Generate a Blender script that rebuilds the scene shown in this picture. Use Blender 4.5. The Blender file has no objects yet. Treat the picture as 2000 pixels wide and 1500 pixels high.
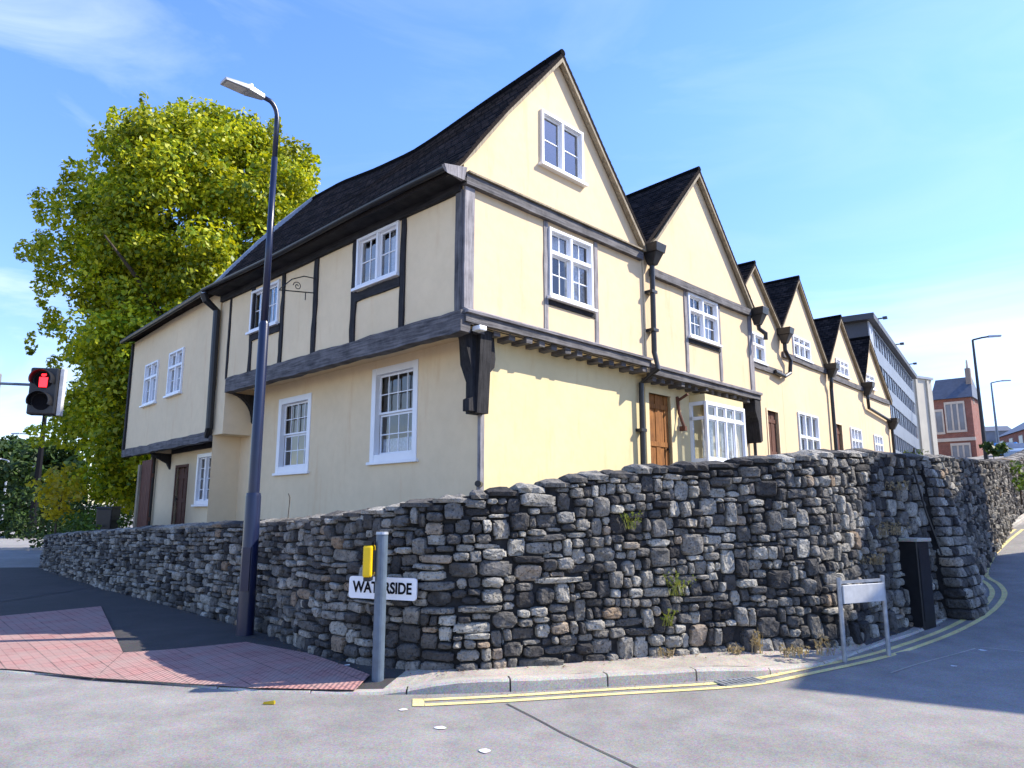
import bpy, bmesh, math, random
import numpy as np
from mathutils import Vector, noise
rnd = random.Random(7)
col = bpy.context.scene.collection
PI = math.pi

# ------------------------------------------------------------------ helpers
class MB:
    """collects geometry and links it as ONE mesh object"""
    def __init__(s): s.v = []; s.f = []; s.uv = {}
    def quad(s, *p, uv=None):
        i = len(s.v); s.v += [tuple(q) for q in p]; s.f.append(tuple(range(i, i + len(p))))
        if uv: s.uv[len(s.f) - 1] = uv
    def hexa(s, p):   # 8 points: bottom ring 0-3, top ring 4-7
        i = len(s.v); s.v += [tuple(q) for q in p]
        for f in ((0,1,2,3),(4,7,6,5),(0,4,5,1),(1,5,6,2),(2,6,7,3),(3,7,4,0)): s.f.append(tuple(i + k for k in f))
    def box(s, F, a0, a1, o0, o1, z0, z1, jit=0):
        P = [(a0,o0,z0),(a1,o0,z0),(a1,o1,z0),(a0,o1,z0),(a0,o0,z1),(a1,o0,z1),(a1,o1,z1),(a0,o1,z1)]
        if jit: P = [tuple(c + rnd.uniform(-jit, jit) for c in q) for q in P]
        s.hexa([F(*q) for q in P])
    def beam(s, F, a0, a1, o0, o1, z0, z1, ax=0, n=10, w=.012, seed=0):
        """a hewn timber: box along axis a (ax=0) or z (ax=2) with wavering section"""
        prev = None; s.ax = ax
        for k in range(n + 1):
            t = k / n
            j = [noise.noise((t * n * .55 + seed * 3.7, 5.1 * q + seed, 2.2)) * w for q in range(4)]
            if ax == 0:
                a = a0 + (a1 - a0) * t
                ring = [(a,o0,z0+j[0]),(a,o1+j[2]*.6,z0+j[0]),(a,o1+j[2]*.6,z1+j[1]),(a,o0,z1+j[1])]
            else:
                z = z0 + (z1 - z0) * t
                ring = [(a0+j[0],o0,z),(a0+j[0],o1+j[2]*.6,z),(a1+j[1],o1+j[2]*.6,z),(a1+j[1],o0,z)]
            i = len(s.v); s.v += [F(*q) for q in ring]
            if prev is None: s.f.append((i, i+1, i+2, i+3))
            else:
                for q in range(4): s.f.append((prev+q, prev+(q+1)%4, i+(q+1)%4, i+q))
            prev = i
        s.f.append((prev+3, prev+2, prev+1, prev))
    def tube(s, pts, r, n=10, caps=True):
        pts = [Vector(p) for p in pts]; rr = r if isinstance(r, (list, tuple)) else [r] * len(pts)
        prev = None; ref = None
        for k, p in enumerate(pts):
            d = (pts[min(k+1, len(pts)-1)] - pts[max(k-1, 0)]).normalized()
            if ref is None:
                ref = Vector((0,0,1)) if abs(d.z) < .9 else Vector((1,0,0))
            u = (ref - d * ref.dot(d)).normalized(); w = d.cross(u); ref = u
            i = len(s.v)
            for q in range(n):
                an = 2 * PI * q / n; s.v.append(tuple(p + (u * math.cos(an) + w * math.sin(an)) * rr[k]))
            if prev is not None:
                for q in range(n): s.f.append((prev+q, prev+(q+1)%n, i+(q+1)%n, i+q))
            elif caps: s.f.append(tuple(range(i+n-1, i-1, -1)))
            prev = i
        if caps: s.f.append(tuple(range(prev, prev+n)))
    def prism(s, F, pts, o0, o1):   # pts in (a,z), extruded along o
        n = len(pts); i = len(s.v)
        s.v += [F(a, o0, z) for a, z in pts] + [F(a, o1, z) for a, z in pts]
        s.f.append(tuple(range(i, i+n))); s.f.append(tuple(range(i+2*n-1, i+n-1, -1)))
        for k in range(n): s.f.append((i+k, i+(k+1)%n, i+n+(k+1)%n, i+n+k))
    def build(s, name, mat, parent=None, smooth=False, bevel=0, recalc=True, loc=None):
        me = bpy.data.meshes.new(name); me.from_pydata(s.v, [], s.f)
        if s.uv:
            l = me.uv_layers.new(name='UVMap').data
            for fi, uv in s.uv.items():
                for k, li in enumerate(me.polygons[fi].loop_indices): l[li].uv = uv[k]
        if recalc:
            bm = bmesh.new(); bm.from_mesh(me); bmesh.ops.recalc_face_normals(bm, faces=bm.faces); bm.to_mesh(me); bm.free()
        if smooth: me.polygons.foreach_set('use_smooth', [True] * len(me.polygons))
        hz = [k for k, m_ in M.items() if m_ == mat and k + '_h' in M]
        if hz and (getattr(s, 'ax', 2) == 0 or name in ('weather_board', 'soffit', 'joist', 'window_rail')): mat = M[hz[0] + '_h']
        me.materials.append(mat)
        o = bpy.data.objects.new(name, me); col.objects.link(o)
        if loc: o.location = loc
        if parent: o.parent = parent
        if bevel:
            m = o.modifiers.new('b', 'BEVEL'); m.width = bevel; m.segments = 2; m.limit_method = 'ANGLE'
        return o

def tag(o, label=None, cat=None, group=None, kind=None):
    if label: o['label'] = label
    if cat: o['category'] = cat
    if group: o['group'] = group
    if kind: o['kind'] = kind
    return o
def thing(name, label, cat, loc=(0,0,0), rz=0, group=None, kind=None):
    o = bpy.data.objects.new(name, None); col.objects.link(o); o.location = loc; o.rotation_euler = (0,0,rz)
    o.empty_display_size = .2
    return tag(o, label, cat, group, kind)
W = lambda x, y, z: (x, y, z)

# ------------------------------------------------------------------ camera
FPX, HC = 1400.0, 1.6
PITCH = math.atan(250 / FPX); cP, sP = math.cos(PITCH), math.sin(PITCH)
def ray(px, py):
    u = (px - 1000) / FPX; v = (750 - py) / FPX
    return u, cP - v * sP, sP + v * cP
def at(px, py, Y):          # the point at distance Y along the line of sight
    d = ray(px, py); k = Y / d[1]; return (d[0]*k, Y, HC + d[2]*k)
def zz(x, y):               # road surface height: flat junction, then a hill climbing to the right
    s = .85 * x + .53 * y - 8
    return 0 if s < 0 else .11 * (s - 2.5 * (1 - math.exp(-s / 2.5)))
def g(px, py, dz=0):        # the point of the road surface (plus dz) along the line of sight
    d = ray(px, py); lo, hi = .5, 300
    k = lo
    while k < hi:
        if HC + d[2]*k < zz(d[0]*k, d[1]*k) + dz: break
        k += .02
    return (d[0]*k, d[1]*k, zz(d[0]*k, d[1]*k) + dz)
cam = bpy.data.cameras.new('camera'); co = bpy.data.objects.new('camera', cam); col.objects.link(co)
cam.sensor_width = 36; cam.lens = FPX / 2000 * 36; cam.clip_end = 3000; cam.clip_start = .05
co.location = (0, 0, HC); co.rotation_euler = (PI/2 + PITCH, 0, 0)
bpy.context.scene.camera = co

# ------------------------------------------------------------------ materials
class N:
    def __init__(s, name):
        s.m = bpy.data.materials.new(name); s.m.use_nodes = True; s.t = s.m.node_tree
        s.b = s.t.nodes['Principled BSDF']; s.out = s.t.nodes['Material Output']
    def n(s, typ, ins=None, **kw):
        x = s.t.nodes.new(typ)
        for k, v in kw.items(): setattr(x, k, v)
        for k, v in (ins or {}).items():
            if hasattr(v, 'is_linked') or isinstance(v, bpy.types.NodeSocket): s.t.links.new(v, x.inputs[k])
            else: x.inputs[k].default_value = v
        return x
    def ramp(s, fac, stops, interp='LINEAR'):
        r = s.n('ShaderNodeValToRGB', {'Fac': fac}); e = r.color_ramp.elements; r.color_ramp.interpolation = interp
        while len(e) < len(stops): e.new(.5)
        for k, (p, c) in enumerate(stops):
            e[k].position = p; e[k].color = (c[0], c[1], c[2], 1) if not isinstance(c, (int, float)) else (c, c, c, 1)
        return r.outputs['Color']
    def mix(s, fac, a, b, mode='MIX'):
        x = s.t.nodes.new('ShaderNodeMix'); x.data_type = 'RGBA'; x.blend_type = mode
        for i, v in ((0, fac), (6, a), (7, b)):
            if isinstance(v, bpy.types.NodeSocket): s.t.links.new(v, x.inputs[i])
            else: x.inputs[i].default_value = (v[0], v[1], v[2], 1) if isinstance(v, (tuple, list)) else v
        return x.outputs[2]
    def coord(s, kind='Object'): return s.n('ShaderNodeTexCoord').outputs[kind]
    def noise(s, vec, scale, detail=4, rough=.55, out='Fac'):
        return s.n('ShaderNodeTexNoise', {'Vector': vec, 'Scale': scale, 'Detail': detail, 'Roughness': rough}).outputs[out]
    def map(s, vec, sc=(1,1,1), rot=(0,0,0)): return s.n('ShaderNodeMapping', {'Vector': vec, 'Scale': sc, 'Rotation': rot}).outputs[0]
    def bump(s, h, strength=.3, dist=.02, normal=None):
        d = {'Height': h, 'Strength': strength, 'Distance': dist}
        if normal: d['Normal'] = normal
        return s.n('ShaderNodeBump', d).outputs[0]
    def set(s, **kw):
        for k, v in kw.items():
            k = k.replace('_', ' ')
            if isinstance(v, bpy.types.NodeSocket): s.t.links.new(v, s.b.inputs[k])
            else: s.b.inputs[k].default_value = (v[0], v[1], v[2], 1) if isinstance(v, (tuple, list)) else v
        return s.m

def sc3(c, k): return (c[0]*k, c[1]*k, c[2]*k)
def m_paint(name, c, rough=.5, var=.12, scale=6, bump=.05, metal=0, spec=.5):
    q = N(name); v = q.coord(); nz = q.noise(v, scale, 5)
    c1 = q.ramp(nz, [(.3, sc3(c, 1 - var)), (.7, sc3(c, 1 + var))])
    return q.set(Base_Color=c1, Roughness=rough, Metallic=metal, Normal=q.bump(q.noise(v, 60), bump, .01), Specular_IOR_Level=spec)
def m_plaster(name, c, seed):
    q = N(name); v = q.n('ShaderNodeVectorMath', {0: q.coord(), 1: (seed, seed*2, 0)}, operation='ADD').outputs[0]
    big = q.noise(v, .7, 5, .6); mid = q.noise(v, 5, 5, .6); fine = q.noise(v, 90, 3)
    c1 = q.ramp(big, [(.3, sc3(c, .93)), (.7, sc3(c, 1.04))])
    st = q.noise(q.map(v, (2.2, 2.2, .35)), 1.6, 6, .65)
    c2 = q.mix(q.ramp(st, [(.56, 0), (.74, .6)]), c1, (c[0]*.86, c[1]*.74, c[2]*.62))
    c3 = q.mix(q.ramp(mid, [(.35, .2), (.6, 0)]), c2, (c[0]*.8, c[1]*.78, c[2]*.72))
    b1 = q.bump(mid, .35, .012); b2 = q.bump(fine, .25, .004, b1)
    return q.set(Base_Color=c3, Roughness=.88, Normal=b2, Specular_IOR_Level=.25)
def m_timber(name, dark, light, horiz=False):
    q = N(name); v = q.coord(); gr = q.noise(q.map(v, (1.8, 1.8, 30) if horiz else (30, 30, 1.8)), 1, 7, .62); gr2 = q.noise(v, 4.5, 6, .6)
    mixn = q.mix(.35, gr, gr2); c = q.ramp(mixn, [(.36, dark), (.62, light)])
    return q.set(Base_Color=c, Roughness=.8, Normal=q.bump(mixn, .8, .02), Specular_IOR_Level=.25)
def m_stone():
    q = N('rubble_stone'); v = q.coord(); r = q.n('ShaderNodeNewGeometry').outputs['Random Per Island']
    base = q.ramp(r, [(0, (.05,.047,.047)), (.25, (.125,.117,.108)), (.5, (.235,.218,.192)), (.75, (.36,.335,.29)), (.93, (.50,.47,.405)), (1, (.33,.235,.155))])
    n1 = q.noise(v, 9, 6, .65); n2 = q.noise(v, 38, 5, .65)
    c = q.mix(1.0, base, q.ramp(n1, [(.3, .55), (.65, 1.15)]), 'MULTIPLY')
    c = q.mix(q.ramp(n2, [(.53, 0), (.66, .85)]), c, (.03, .03, .031))     # black lichen
    c = q.mix(q.ramp(q.noise(v, 3.1, 5), [(.6, 0), (.74, .45)]), c, (.40, .375, .31))    # pale lichen
    b1 = q.bump(n1, .9, .05); b2 = q.bump(n2, 1.0, .022, b1)
    return q.set(Base_Color=c, Roughness=.93, Normal=b2, Specular_IOR_Level=.15)
def m_asphalt(name, c, var=.3, sheen=.5):
    q = N(name); v = q.coord(); f = q.noise(v, 140, 3, .7); m = q.noise(v, 2.2, 6, .65); L = q.noise(v, .35, 4)
    vo = q.n('ShaderNodeTexVoronoi', {'Vector': v, 'Scale': 95.0}).outputs['Color']
    c1 = q.ramp(f, [(.3, sc3(c, 1 - var)), (.72, sc3(c, 1 + var))])
    c1 = q.mix(.28, c1, q.mix(1, vo, (c[0]*1.9, c[1]*1.9, c[2]*1.9), 'MULTIPLY'))
    c2 = q.mix(1, c1, q.ramp(m, [(.3, .78), (.7, 1.14)]), 'MULTIPLY'); c3 = q.mix(1, c2, q.ramp(L, [(.35, .88), (.65, 1.1)]), 'MULTIPLY')
    return q.set(Base_Color=c3, Roughness=.82, Normal=q.bump(f, .6, .012), Specular_IOR_Level=.3)
def m_roof():
    q = N('clay_tile_roof'); u = q.coord('UV')
    br = q.n('ShaderNodeTexBrick', {'Vector': u, 'Scale': 1.0, 'Color1': (.016,.014,.014,1), 'Color2': (.048,.036,.033,1), 'Mortar': (.008,.008,.009,1), 'Mortar Size': .012, 'Brick Width': .19, 'Row Height': .115, 'Bias': 0.0}, offset=.5)
    nz = q.noise(u, 3, 6, .6); c = q.mix(1, br.outputs['Color'], q.ramp(nz, [(.3, .6), (.7, 1.35)]), 'MULTIPLY')
    c = q.mix(q.ramp(q.noise(u, 14, 5), [(.56, 0), (.72, .5)]), c, (.05, .048, .035))
    sx = q.n('ShaderNodeSeparateXYZ', {0: u}).outputs['Y']
    fr = q.n('ShaderNodeMath', {0: q.n('ShaderNodeMath', {0: sx, 1: 1/.115}, operation='MULTIPLY').outputs[0]}, operation='FRACT').outputs[0]
    b1 = q.bump(fr, -.9, .03); b2 = q.bump(br.outputs['Fac'], -.6, .015, b1)
    return q.set(Base_Color=c, Roughness=1.0, Normal=b2, Specular_IOR_Level=.03)
def m_glass(name, refl=.3, tint=(.75,.8,.85)):
    q = N(name); t = q.t
    gl = q.n('ShaderNodeBsdfGlossy', {'Color': (1,1,1,1), 'Roughness': .03}); tr = q.n('ShaderNodeBsdfTransparent', {'Color': (*tint, 1)})
    lw = q.n('ShaderNodeLayerWeight', {'Blend': .5}).outputs['Facing']; fr = q.n('ShaderNodeMath', {0: q.n('ShaderNodeMath', {0: lw, 1: 4.0}, operation='POWER').outputs[0], 1: .7}, operation='MULTIPLY').outputs[0]
    fa = q.n('ShaderNodeMath', {0: fr, 1: refl}, operation='ADD'); fa.use_clamp = True
    wav = q.noise(q.coord(), 2.5, 2); t.links.new(q.bump(wav, .12, .05), gl.inputs['Normal'])
    mx = q.n('ShaderNodeMixShader', {0: fa.outputs[0], 1: tr.outputs[0], 2: gl.outputs[0]})
    t.links.new(mx.outputs[0], q.out.inputs['Surface']); return q.m
def m_leaf(name, c1, c2, trans=.45):
    q = N(name); r = q.n('ShaderNodeNewGeometry').outputs['Random Per Island']
    big = q.noise(q.coord(), .55, 3)
    c = q.ramp(r, [(0, c1), (1, c2)]); c = q.mix(1, c, q.ramp(big, [(.3, .6), (.7, 1.4)]), 'MULTIPLY')
    d = q.n('ShaderNodeBsdfDiffuse', {'Color': c}); tl = q.n('ShaderNodeBsdfTranslucent', {'Color': q.mix(1, c, (1.25, 1.15, .5), 'MULTIPLY')})
    mx = q.n('ShaderNodeMixShader', {0: trans, 1: d.outputs[0], 2: tl.outputs[0]})
    gs = q.n('ShaderNodeBsdfGlossy', {'Color': (1,1,1,1), 'Roughness': .45}); m2 = q.n('ShaderNodeMixShader', {0: .05, 1: mx.outputs[0], 2: gs.outputs[0]})
    m2.inputs[0].default_value = .02
    q.t.links.new(m2.outputs[0], q.out.inputs['Surface']); return q.m
def m_brick(name, c1, c2, mortar, bw=.225, rh=.075, ms=.01, bump=.4):
    q = N(name); u = q.coord('UV')
    br = q.n('ShaderNodeTexBrick', {'Vector': u, 'Scale': 1.0, 'Color1': (*c1,1), 'Color2': (*c2,1), 'Mortar': (*mortar,1), 'Mortar Size': ms, 'Brick Width': bw, 'Row Height': rh}, offset=.5)
    c = q.mix(1, br.outputs['Color'], q.ramp(q.noise(u, 2.5, 5), [(.3, .8), (.7, 1.15)]), 'MULTIPLY')
    return q.set(Base_Color=c, Roughness=.85, Normal=q.bump(br.outputs['Fac'], -bump, .01), Specular_IOR_Level=.2)

M = {}
M['plaster_warm'] = m_plaster('peach_cream_render', (.74,.565,.36), 1.3)
M['plaster_lemon'] = m_plaster('lemon_cream_render', (.73,.60,.345), 4.1)
M['plaster_shade'] = m_plaster('shade_lifted_cream_render', (.80,.635,.415), 7.7)  # house cream made lighter to offset the shade on the side front
M['timber_black'] = m_timber('black_tarred_timber', (.006,.006,.008), (.035,.033,.036))
M['timber_grey'] = m_timber('weathered_grey_timber', (.035,.034,.038), (.17,.16,.165))
M['timber_pale'] = m_timber('silvered_timber', (.13,.12,.13), (.34,.32,.33))
for k_, a_, b_ in (('timber_black', (.006,.006,.008), (.035,.033,.036)), ('timber_grey', (.035,.034,.038), (.17,.16,.165)), ('timber_pale', (.13,.12,.13), (.34,.32,.33))):
    M[k_ + '_h'] = m_timber(M[k_].name + '_lengthwise', a_, b_, True)
M['barge'] = m_timber('faded_bargeboard_paint', (.16,.13,.09), (.36,.30,.21))
M['roof'] = m_roof()
M['white'] = m_paint('white_gloss_paint', (.80,.81,.84), .35, .03, 4, .03)
M['black_iron'] = m_paint('black_iron_paint', (.012,.012,.014), .4, .3, 9, .1)
M['lead'] = m_paint('lead_flashing', (.34,.38,.44), .5, .2, 4, .2)
M['stone'] = m_stone()
M['mortar'] = m_paint('dark_mortar', (.035,.034,.034), .95, .4, 14, .6, spec=.1)
M['asphalt'] = m_asphalt('road_asphalt', (.275,.258,.238), .26)
M['footway'] = m_asphalt('footway_asphalt', (.055,.052,.052))
M['footway_pale'] = m_asphalt('dusty_footway', (.42,.37,.31), .2)
M['kerb'] = m_asphalt('concrete_kerb', (.47,.43,.37), .15)
M['yellow_line'] = m_asphalt('worn_yellow_paint', (.80,.68,.30), .12)
M['white_line'] = m_asphalt('worn_white_paint', (.75,.75,.75), .12)
M['tar'] = m_paint('tar_seam', (.05,.047,.045), .8)
M['glass'] = m_glass('window_glass', .08)
M['glass_sky'] = m_glass('window_glass_bright', .20)
M['curtain'] = m_paint('net_curtain', (.62,.62,.64), .9, .25, 20, .2)
M['door_oak'] = m_timber('orange_oak_boards', (.13,.048,.014), (.36,.15,.04))
M['door_brown'] = m_timber('brown_door_paint', (.075,.03,.02), (.16,.07,.045))
M['lamp_blue'] = m_paint('dark_blue_column_paint', (.006,.011,.04), .3, .2, 3, .05)
M['galv'] = m_paint('galvanised_steel', (.36,.38,.41), .45, .2, 14, .1, .55)
M['galv_blue'] = m_paint('grey_blue_post_paint', (.10,.135,.18), .38, .2, 10, .1, .1)
M['lantern'] = m_paint('lantern_grey_metal', (.42,.42,.43), .4, .15, 12, .05, .3)
M['lens'] = m_paint('frosted_lens', (.55,.53,.50), .25, .1, 8, .02)
M['yellow_box'] = m_paint('yellow_push_button_box', (.80,.50,.0), .35, .08, 8, .05)
M['sign_white'] = m_paint('sign_white', (.82,.82,.84), .45, .03, 5, .02)
M['sign_dull'] = m_paint('weathered_sign_face', (.50,.50,.50), .6, .15, 9, .05)
M['sign_black'] = m_paint('sign_black', (.008,.008,.01), .7, .1, spec=.08)
M['bark'] = m_timber('bark', (.03,.022,.015), (.11,.085,.06))
M['leaf'] = m_leaf('maple_leaves', (.085,.17,.012), (.56,.55,.02), .36)
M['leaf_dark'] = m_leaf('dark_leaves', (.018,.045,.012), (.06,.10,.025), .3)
M['leaf_yellow'] = m_leaf('golden_leaves', (.35,.30,.02), (.62,.52,.03), .5)
M['leaf_hedge'] = m_leaf('hedge_leaves', (.04,.085,.015), (.12,.19,.03), .35)
M['straw'] = m_leaf('dry_weed', (.27,.21,.13), (.44,.36,.24), .3)
M['weed_green'] = m_leaf('green_weed', (.10,.15,.03), (.28,.30,.07), .35)
M['earth'] = m_paint('terrace_earth', (.10,.09,.06), .95, .4, 3, .5)

# ------------------------------------------------------------------ sky and sun
SUN = Vector((.98, .13, .86)).normalized()
wd = bpy.data.worlds.new('World'); bpy.context.scene.world = wd; wd.use_nodes = True
wt = wd.node_tree; bg = wt.nodes['Background']
def wn(typ, ins=None, **kw):
    x = wt.nodes.new(typ)
    for k, v in kw.items(): setattr(x, k, v)
    for k, v in (ins or {}).items():
        if isinstance(v, bpy.types.NodeSocket): wt.links.new(v, x.inputs[k])
        else: x.inputs[k].default_value = v
    return x
sky = wn('ShaderNodeTexSky', sky_type='NISHITA', sun_disc=False, sun_elevation=math.asin(SUN.z), sun_rotation=math.atan2(SUN.x, SUN.y))
sky.air_density = 1.0; sky.dust_density = .15; sky.ozone_density = 2.2
tc = wn('ShaderNodeTexCoord').outputs['Generated']
mp = wn('ShaderNodeMapping', {'Vector': tc, 'Scale': (1.0, 1.6, 4.2), 'Rotation': (.0, .25, .5)}).outputs[0]
n1 = wn('ShaderNodeTexNoise', {'Vector': mp, 'Scale': 2.1, 'Detail': 9.0, 'Roughness': .58, 'Distortion': .9}).outputs['Fac']
cr = wn('ShaderNodeValToRGB', {'Fac': n1}); e = cr.color_ramp.elements; e[0].position = .46; e[0].color = (0,0,0,1); e[1].position = .74; e[1].color = (.9,.9,.9,1)
hsv = wn('ShaderNodeHueSaturation', {'Color': sky.outputs[0], 'Hue': .508, 'Saturation': 1.22, 'Value': 1.0})
sp3 = wn('ShaderNodeSeparateXYZ', {0: tc})
low = wn('ShaderNodeMapRange', {0: sp3.outputs['Z'], 1: .34, 2: .12, 3: .0, 4: 1.0}).outputs[0]
lft = wn('ShaderNodeMapRange', {0: sp3.outputs['X'], 1: -.25, 2: -.6, 3: .12, 4: .55}).outputs[0]
cmk = wn('ShaderNodeMath', {0: low, 1: lft}, operation='MAXIMUM').outputs[0]
cfac = wn('ShaderNodeMath', {0: cr.outputs[0], 1: cmk}, operation='MULTIPLY').outputs[0]
mxs = wn('ShaderNodeMix', data_type='RGBA'); wt.links.new(cfac, mxs.inputs[0]); hz_ = wn('ShaderNodeMapRange', {0: sp3.outputs['Z'], 1: 0.0, 2: .5, 3: .62, 4: 1.0}).outputs[0]
hm = wn('ShaderNodeVectorMath', {0: hsv.outputs[0], 'Scale': hz_}, operation='SCALE').outputs[0]
hm = wn('ShaderNodeVectorMath', {0: hm, 1: (1.0, .915, .985)}, operation='MULTIPLY').outputs[0]
wt.links.new(hm, mxs.inputs[6]); mxs.inputs[7].default_value = (3.3, 3.6, 3.9, 1)
wt.links.new(mxs.outputs[2], bg.inputs['Color']); bg.inputs['Strength'].default_value = .15
sl = bpy.data.lights.new('sun', 'SUN'); sl.energy = 3.2; sl.angle = math.radians(.53); sl.color = (1, .93, .80)
so = bpy.data.objects.new('sun', sl); col.objects.link(so); so.rotation_euler = SUN.to_track_quat('Z', 'Y').to_euler(); so.location = (20, 5, 30)
vs = bpy.context.scene.view_settings; vs.view_transform = 'Standard'; vs.look = 'None'; vs.exposure = 1.5; vs.gamma = 1
bpy.context.scene.display_settings.display_device = 'sRGB'

# ------------------------------------------------------------------ ground
def graded(lo, hi, near, n):
    xs = [lo + (hi - lo) * k / n for k in range(n + 1)]; return sorted(set(xs + near))
xs = graded(-900, 1200, [k * 1.0 for k in range(-30, 61)], 20); ys = graded(-300, 1500, [k * 1.0 for k in range(-6, 81)], 18)
rd = MB(); nx = len(xs)
for y in ys:
    for x in xs: rd.v.append((x, y, min(zz(x, y), 14)))
for j in range(len(ys) - 1):
    for i in range(nx - 1): rd.f.append((j*nx+i, j*nx+i+1, (j+1)*nx+i+1, (j+1)*nx+i))
tag(rd.build('road', M['asphalt'], smooth=True), kind='structure')

def catmull(P, step=.12):
    P = [np.array(p, float) for p in P]; P = [2*P[0]-P[1]] + P + [2*P[-1]-P[-2]]; out = []
    for i in range(1, len(P)-2):
        n = max(2, int(np.linalg.norm(P[i+1][:2]-P[i][:2]) / step))
        for k in range(n):
            t = k / n
            out.append(.5*((2*P[i]) + (-P[i-1]+P[i+1])*t + (2*P[i-1]-5*P[i]+4*P[i+1]-P[i+2])*t*t + (-P[i-1]+3*P[i]-3*P[i+1]+P[i+2])*t**3))
    out.append(P[-2]); return out
# foot of the wall: x, y, ground z, top z
WALL = [(-13.6,21.3,0,.99),(-8.67,15.7,.02,1.26),(-5.89,12.78,.03,1.41),(-3.35,9.98,.05,1.52),(-2.3,8.5,.06,1.60),(-1.55,7.75,.08,1.68),(-1.0,7.38,.1,1.76),(-.45,7.28,.11,1.82),(.25,7.48,.11,1.91),(1.05,7.75,.11,2.06),(2.2,8.15,.11,2.18),(3.1,8.4,.10,2.27),(3.85,8.75,.09,2.35),(5.05,9.86,.1,2.46),(6.47,10.95,.2,2.47),(8.45,13.4,.45,2.63),(11.95,17.75,1.0,2.88),(16.5,23.4,1.75,3.35),(22,30,2.7,4.3)]
wl = catmull(WALL)
wl_s = [0.0]
for a, b in zip(wl, wl[1:]): wl_s.append(wl_s[-1] + float(np.linalg.norm((b - a)[:2])))
wl_a = np.array(wl); wl_s = np.array(wl_s); S_END = float(wl_s[-1])
def wall_at(s):
    s = min(max(s, 0), S_END); p = [float(np.interp(s, wl_s, wl_a[:, k])) for k in range(4)]
    e = .25; q0 = [float(np.interp(s-e, wl_s, wl_a[:, k])) for k in (0,1)]; q1 = [float(np.interp(s+e, wl_s, wl_a[:, k])) for k in (0,1)]
    dx, dy = q1[0]-q0[0], q1[1]-q0[1]; L = math.hypot(dx, dy) or 1
    return p, (dy/L, -dx/L)

# footway: strip between kerb line and foot of the wall
KERB = [(-9.5,9.2,.01),(-5.25,7.68,.015),(-4.6,7.54,.015),(-3.4,7.19,.015),(-2.31,6.86,.015),(-1.37,6.76,.015),(-1.12,6.76,.02),(-.5,6.8,.105),(.19,6.9,.105),(.86,7.05,.105),(1.49,7.21,.105),(2.04,7.36,.10),(2.56,7.56,.06),(3.3,8.0,.03),(4.3,8.95,.03),(5.8,10.2,.11),(7.3,11.75,.27),(8.35,13.1,.43),(10.2,15.85,.77),(12.4,18.4,1.15),(17.0,23.0,1.95)]
kl = catmull(KERB, .15)
pv = MB()
def wall_foot_near(p, last):
    d = np.hypot(wl_a[:,0]-p[0], wl_a[:,1]-p[1]); d[:last] = 1e9; return int(np.argmin(d))
last = 0; rows = []
for p in kl:
    if p[0] < -5.3: i = int(np.argmin(np.hypot(wl_a[:,0]+8.9, wl_a[:,1]-15.9)))
    else: i = wall_foot_near(p, last)
    last = max(last, i); rows.append((p, wl[last]))
kw = .125
for (p, w_), (p2, w2) in zip(rows, rows[1:]):
    def inner(p, w_):
        d = np.array([w_[0]-p[0], w_[1]-p[1]]); L = np.linalg.norm(d); d = d / max(L, .01); return (p[0]+d[0]*min(kw, L*.5), p[1]+d[1]*min(kw, L*.5), p[2]-.004)
    a, b = inner(p, w_), inner(p2, w2)
    n = 6
    for k in range(n):
        t0, t1 = k/n, (k+1)/n
        f = lambda A, B, t: tuple(A[q]+(B[q]-A[q])*t for q in range(3))
        c, d = (w_[0], w_[1], w_[2]), (w2[0], w2[1], w2[2])
        pv.quad(f(a,c,t0), f(b,d,t0), f(b,d,t1), f(a,c,t1))
far = [(-9.5,9.2,.012),(-30,16,.012),(-30,20.5,.012),(-13.6,21.5,.012),(-8.9,15.9,.018)]
pv.quad(*far)
tag(pv.build('pavement', M['footway'], recalc=False), kind='structure')
# pale dusty stretch of footway by the raised kerb, laid 4 mm above
pd = MB()
for (p, w_), (p2, w2) in zip(rows, rows[1:]):
    if -1.3 < p[0] < 4.2:
        a, b = inner(p, w_), inner(p2, w2)
        pd.quad((a[0],a[1],a[2]+.004),(b[0],b[1],b[2]+.004),(w2[0],w2[1],w2[2]+.004),(w_[0],w_[1],w_[2]+.004))
tag(pd.build('pavement_dust', M['footway_pale'], recalc=False), kind='structure')
# kerb stones with joints
kb = MB(); kd = [0.0]
for a, b in zip(kl, kl[1:]): kd.append(kd[-1] + float(np.linalg.norm((b-a)[:2])))
kla = np.array(kl); kd = np.array(kd)
def kerb_at(s): return [float(np.interp(s, kd, kla[:, k])) for k in range(3)]
s = 0
while s < kd[-1] - .5:
    L = rnd.uniform(.86, .94)
    nseg = 4; ring = []
    for k in range(nseg + 1):
        q = s + .008 + (L - .016) * k / nseg; p = kerb_at(q); e1 = kerb_at(q+.1); e0 = kerb_at(q-.1)
        tx, ty = e1[0]-e0[0], e1[1]-e0[1]; l = math.hypot(tx, ty) or 1; nx_, ny_ = -ty/l, tx/l
        jz = rnd.uniform(-.004, .004)
        ring.append([(p[0]-nx_*.008, p[1]-ny_*.008, zz(p[0],p[1])-.1), (p[0], p[1], p[2]-.02+jz), (p[0]+nx_*.02, p[1]+ny_*.02, p[2]+jz), (p[0]+nx_*.135, p[1]+ny_*.135, p[2]+jz), (p[0]+nx_*.135, p[1]+ny_*.135, p[2]-.15)])
    for r0, r1 in zip(ring, ring[1:]):
        for k in range(4): kb.quad(r0[k], r1[k], r1[k+1], r0[k+1])
    kb.quad(*ring[0]); kb.quad(*ring[-1][::-1]); s += L
tag(kb.build('kerb', M['kerb'], recalc=False), kind='structure')

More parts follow.
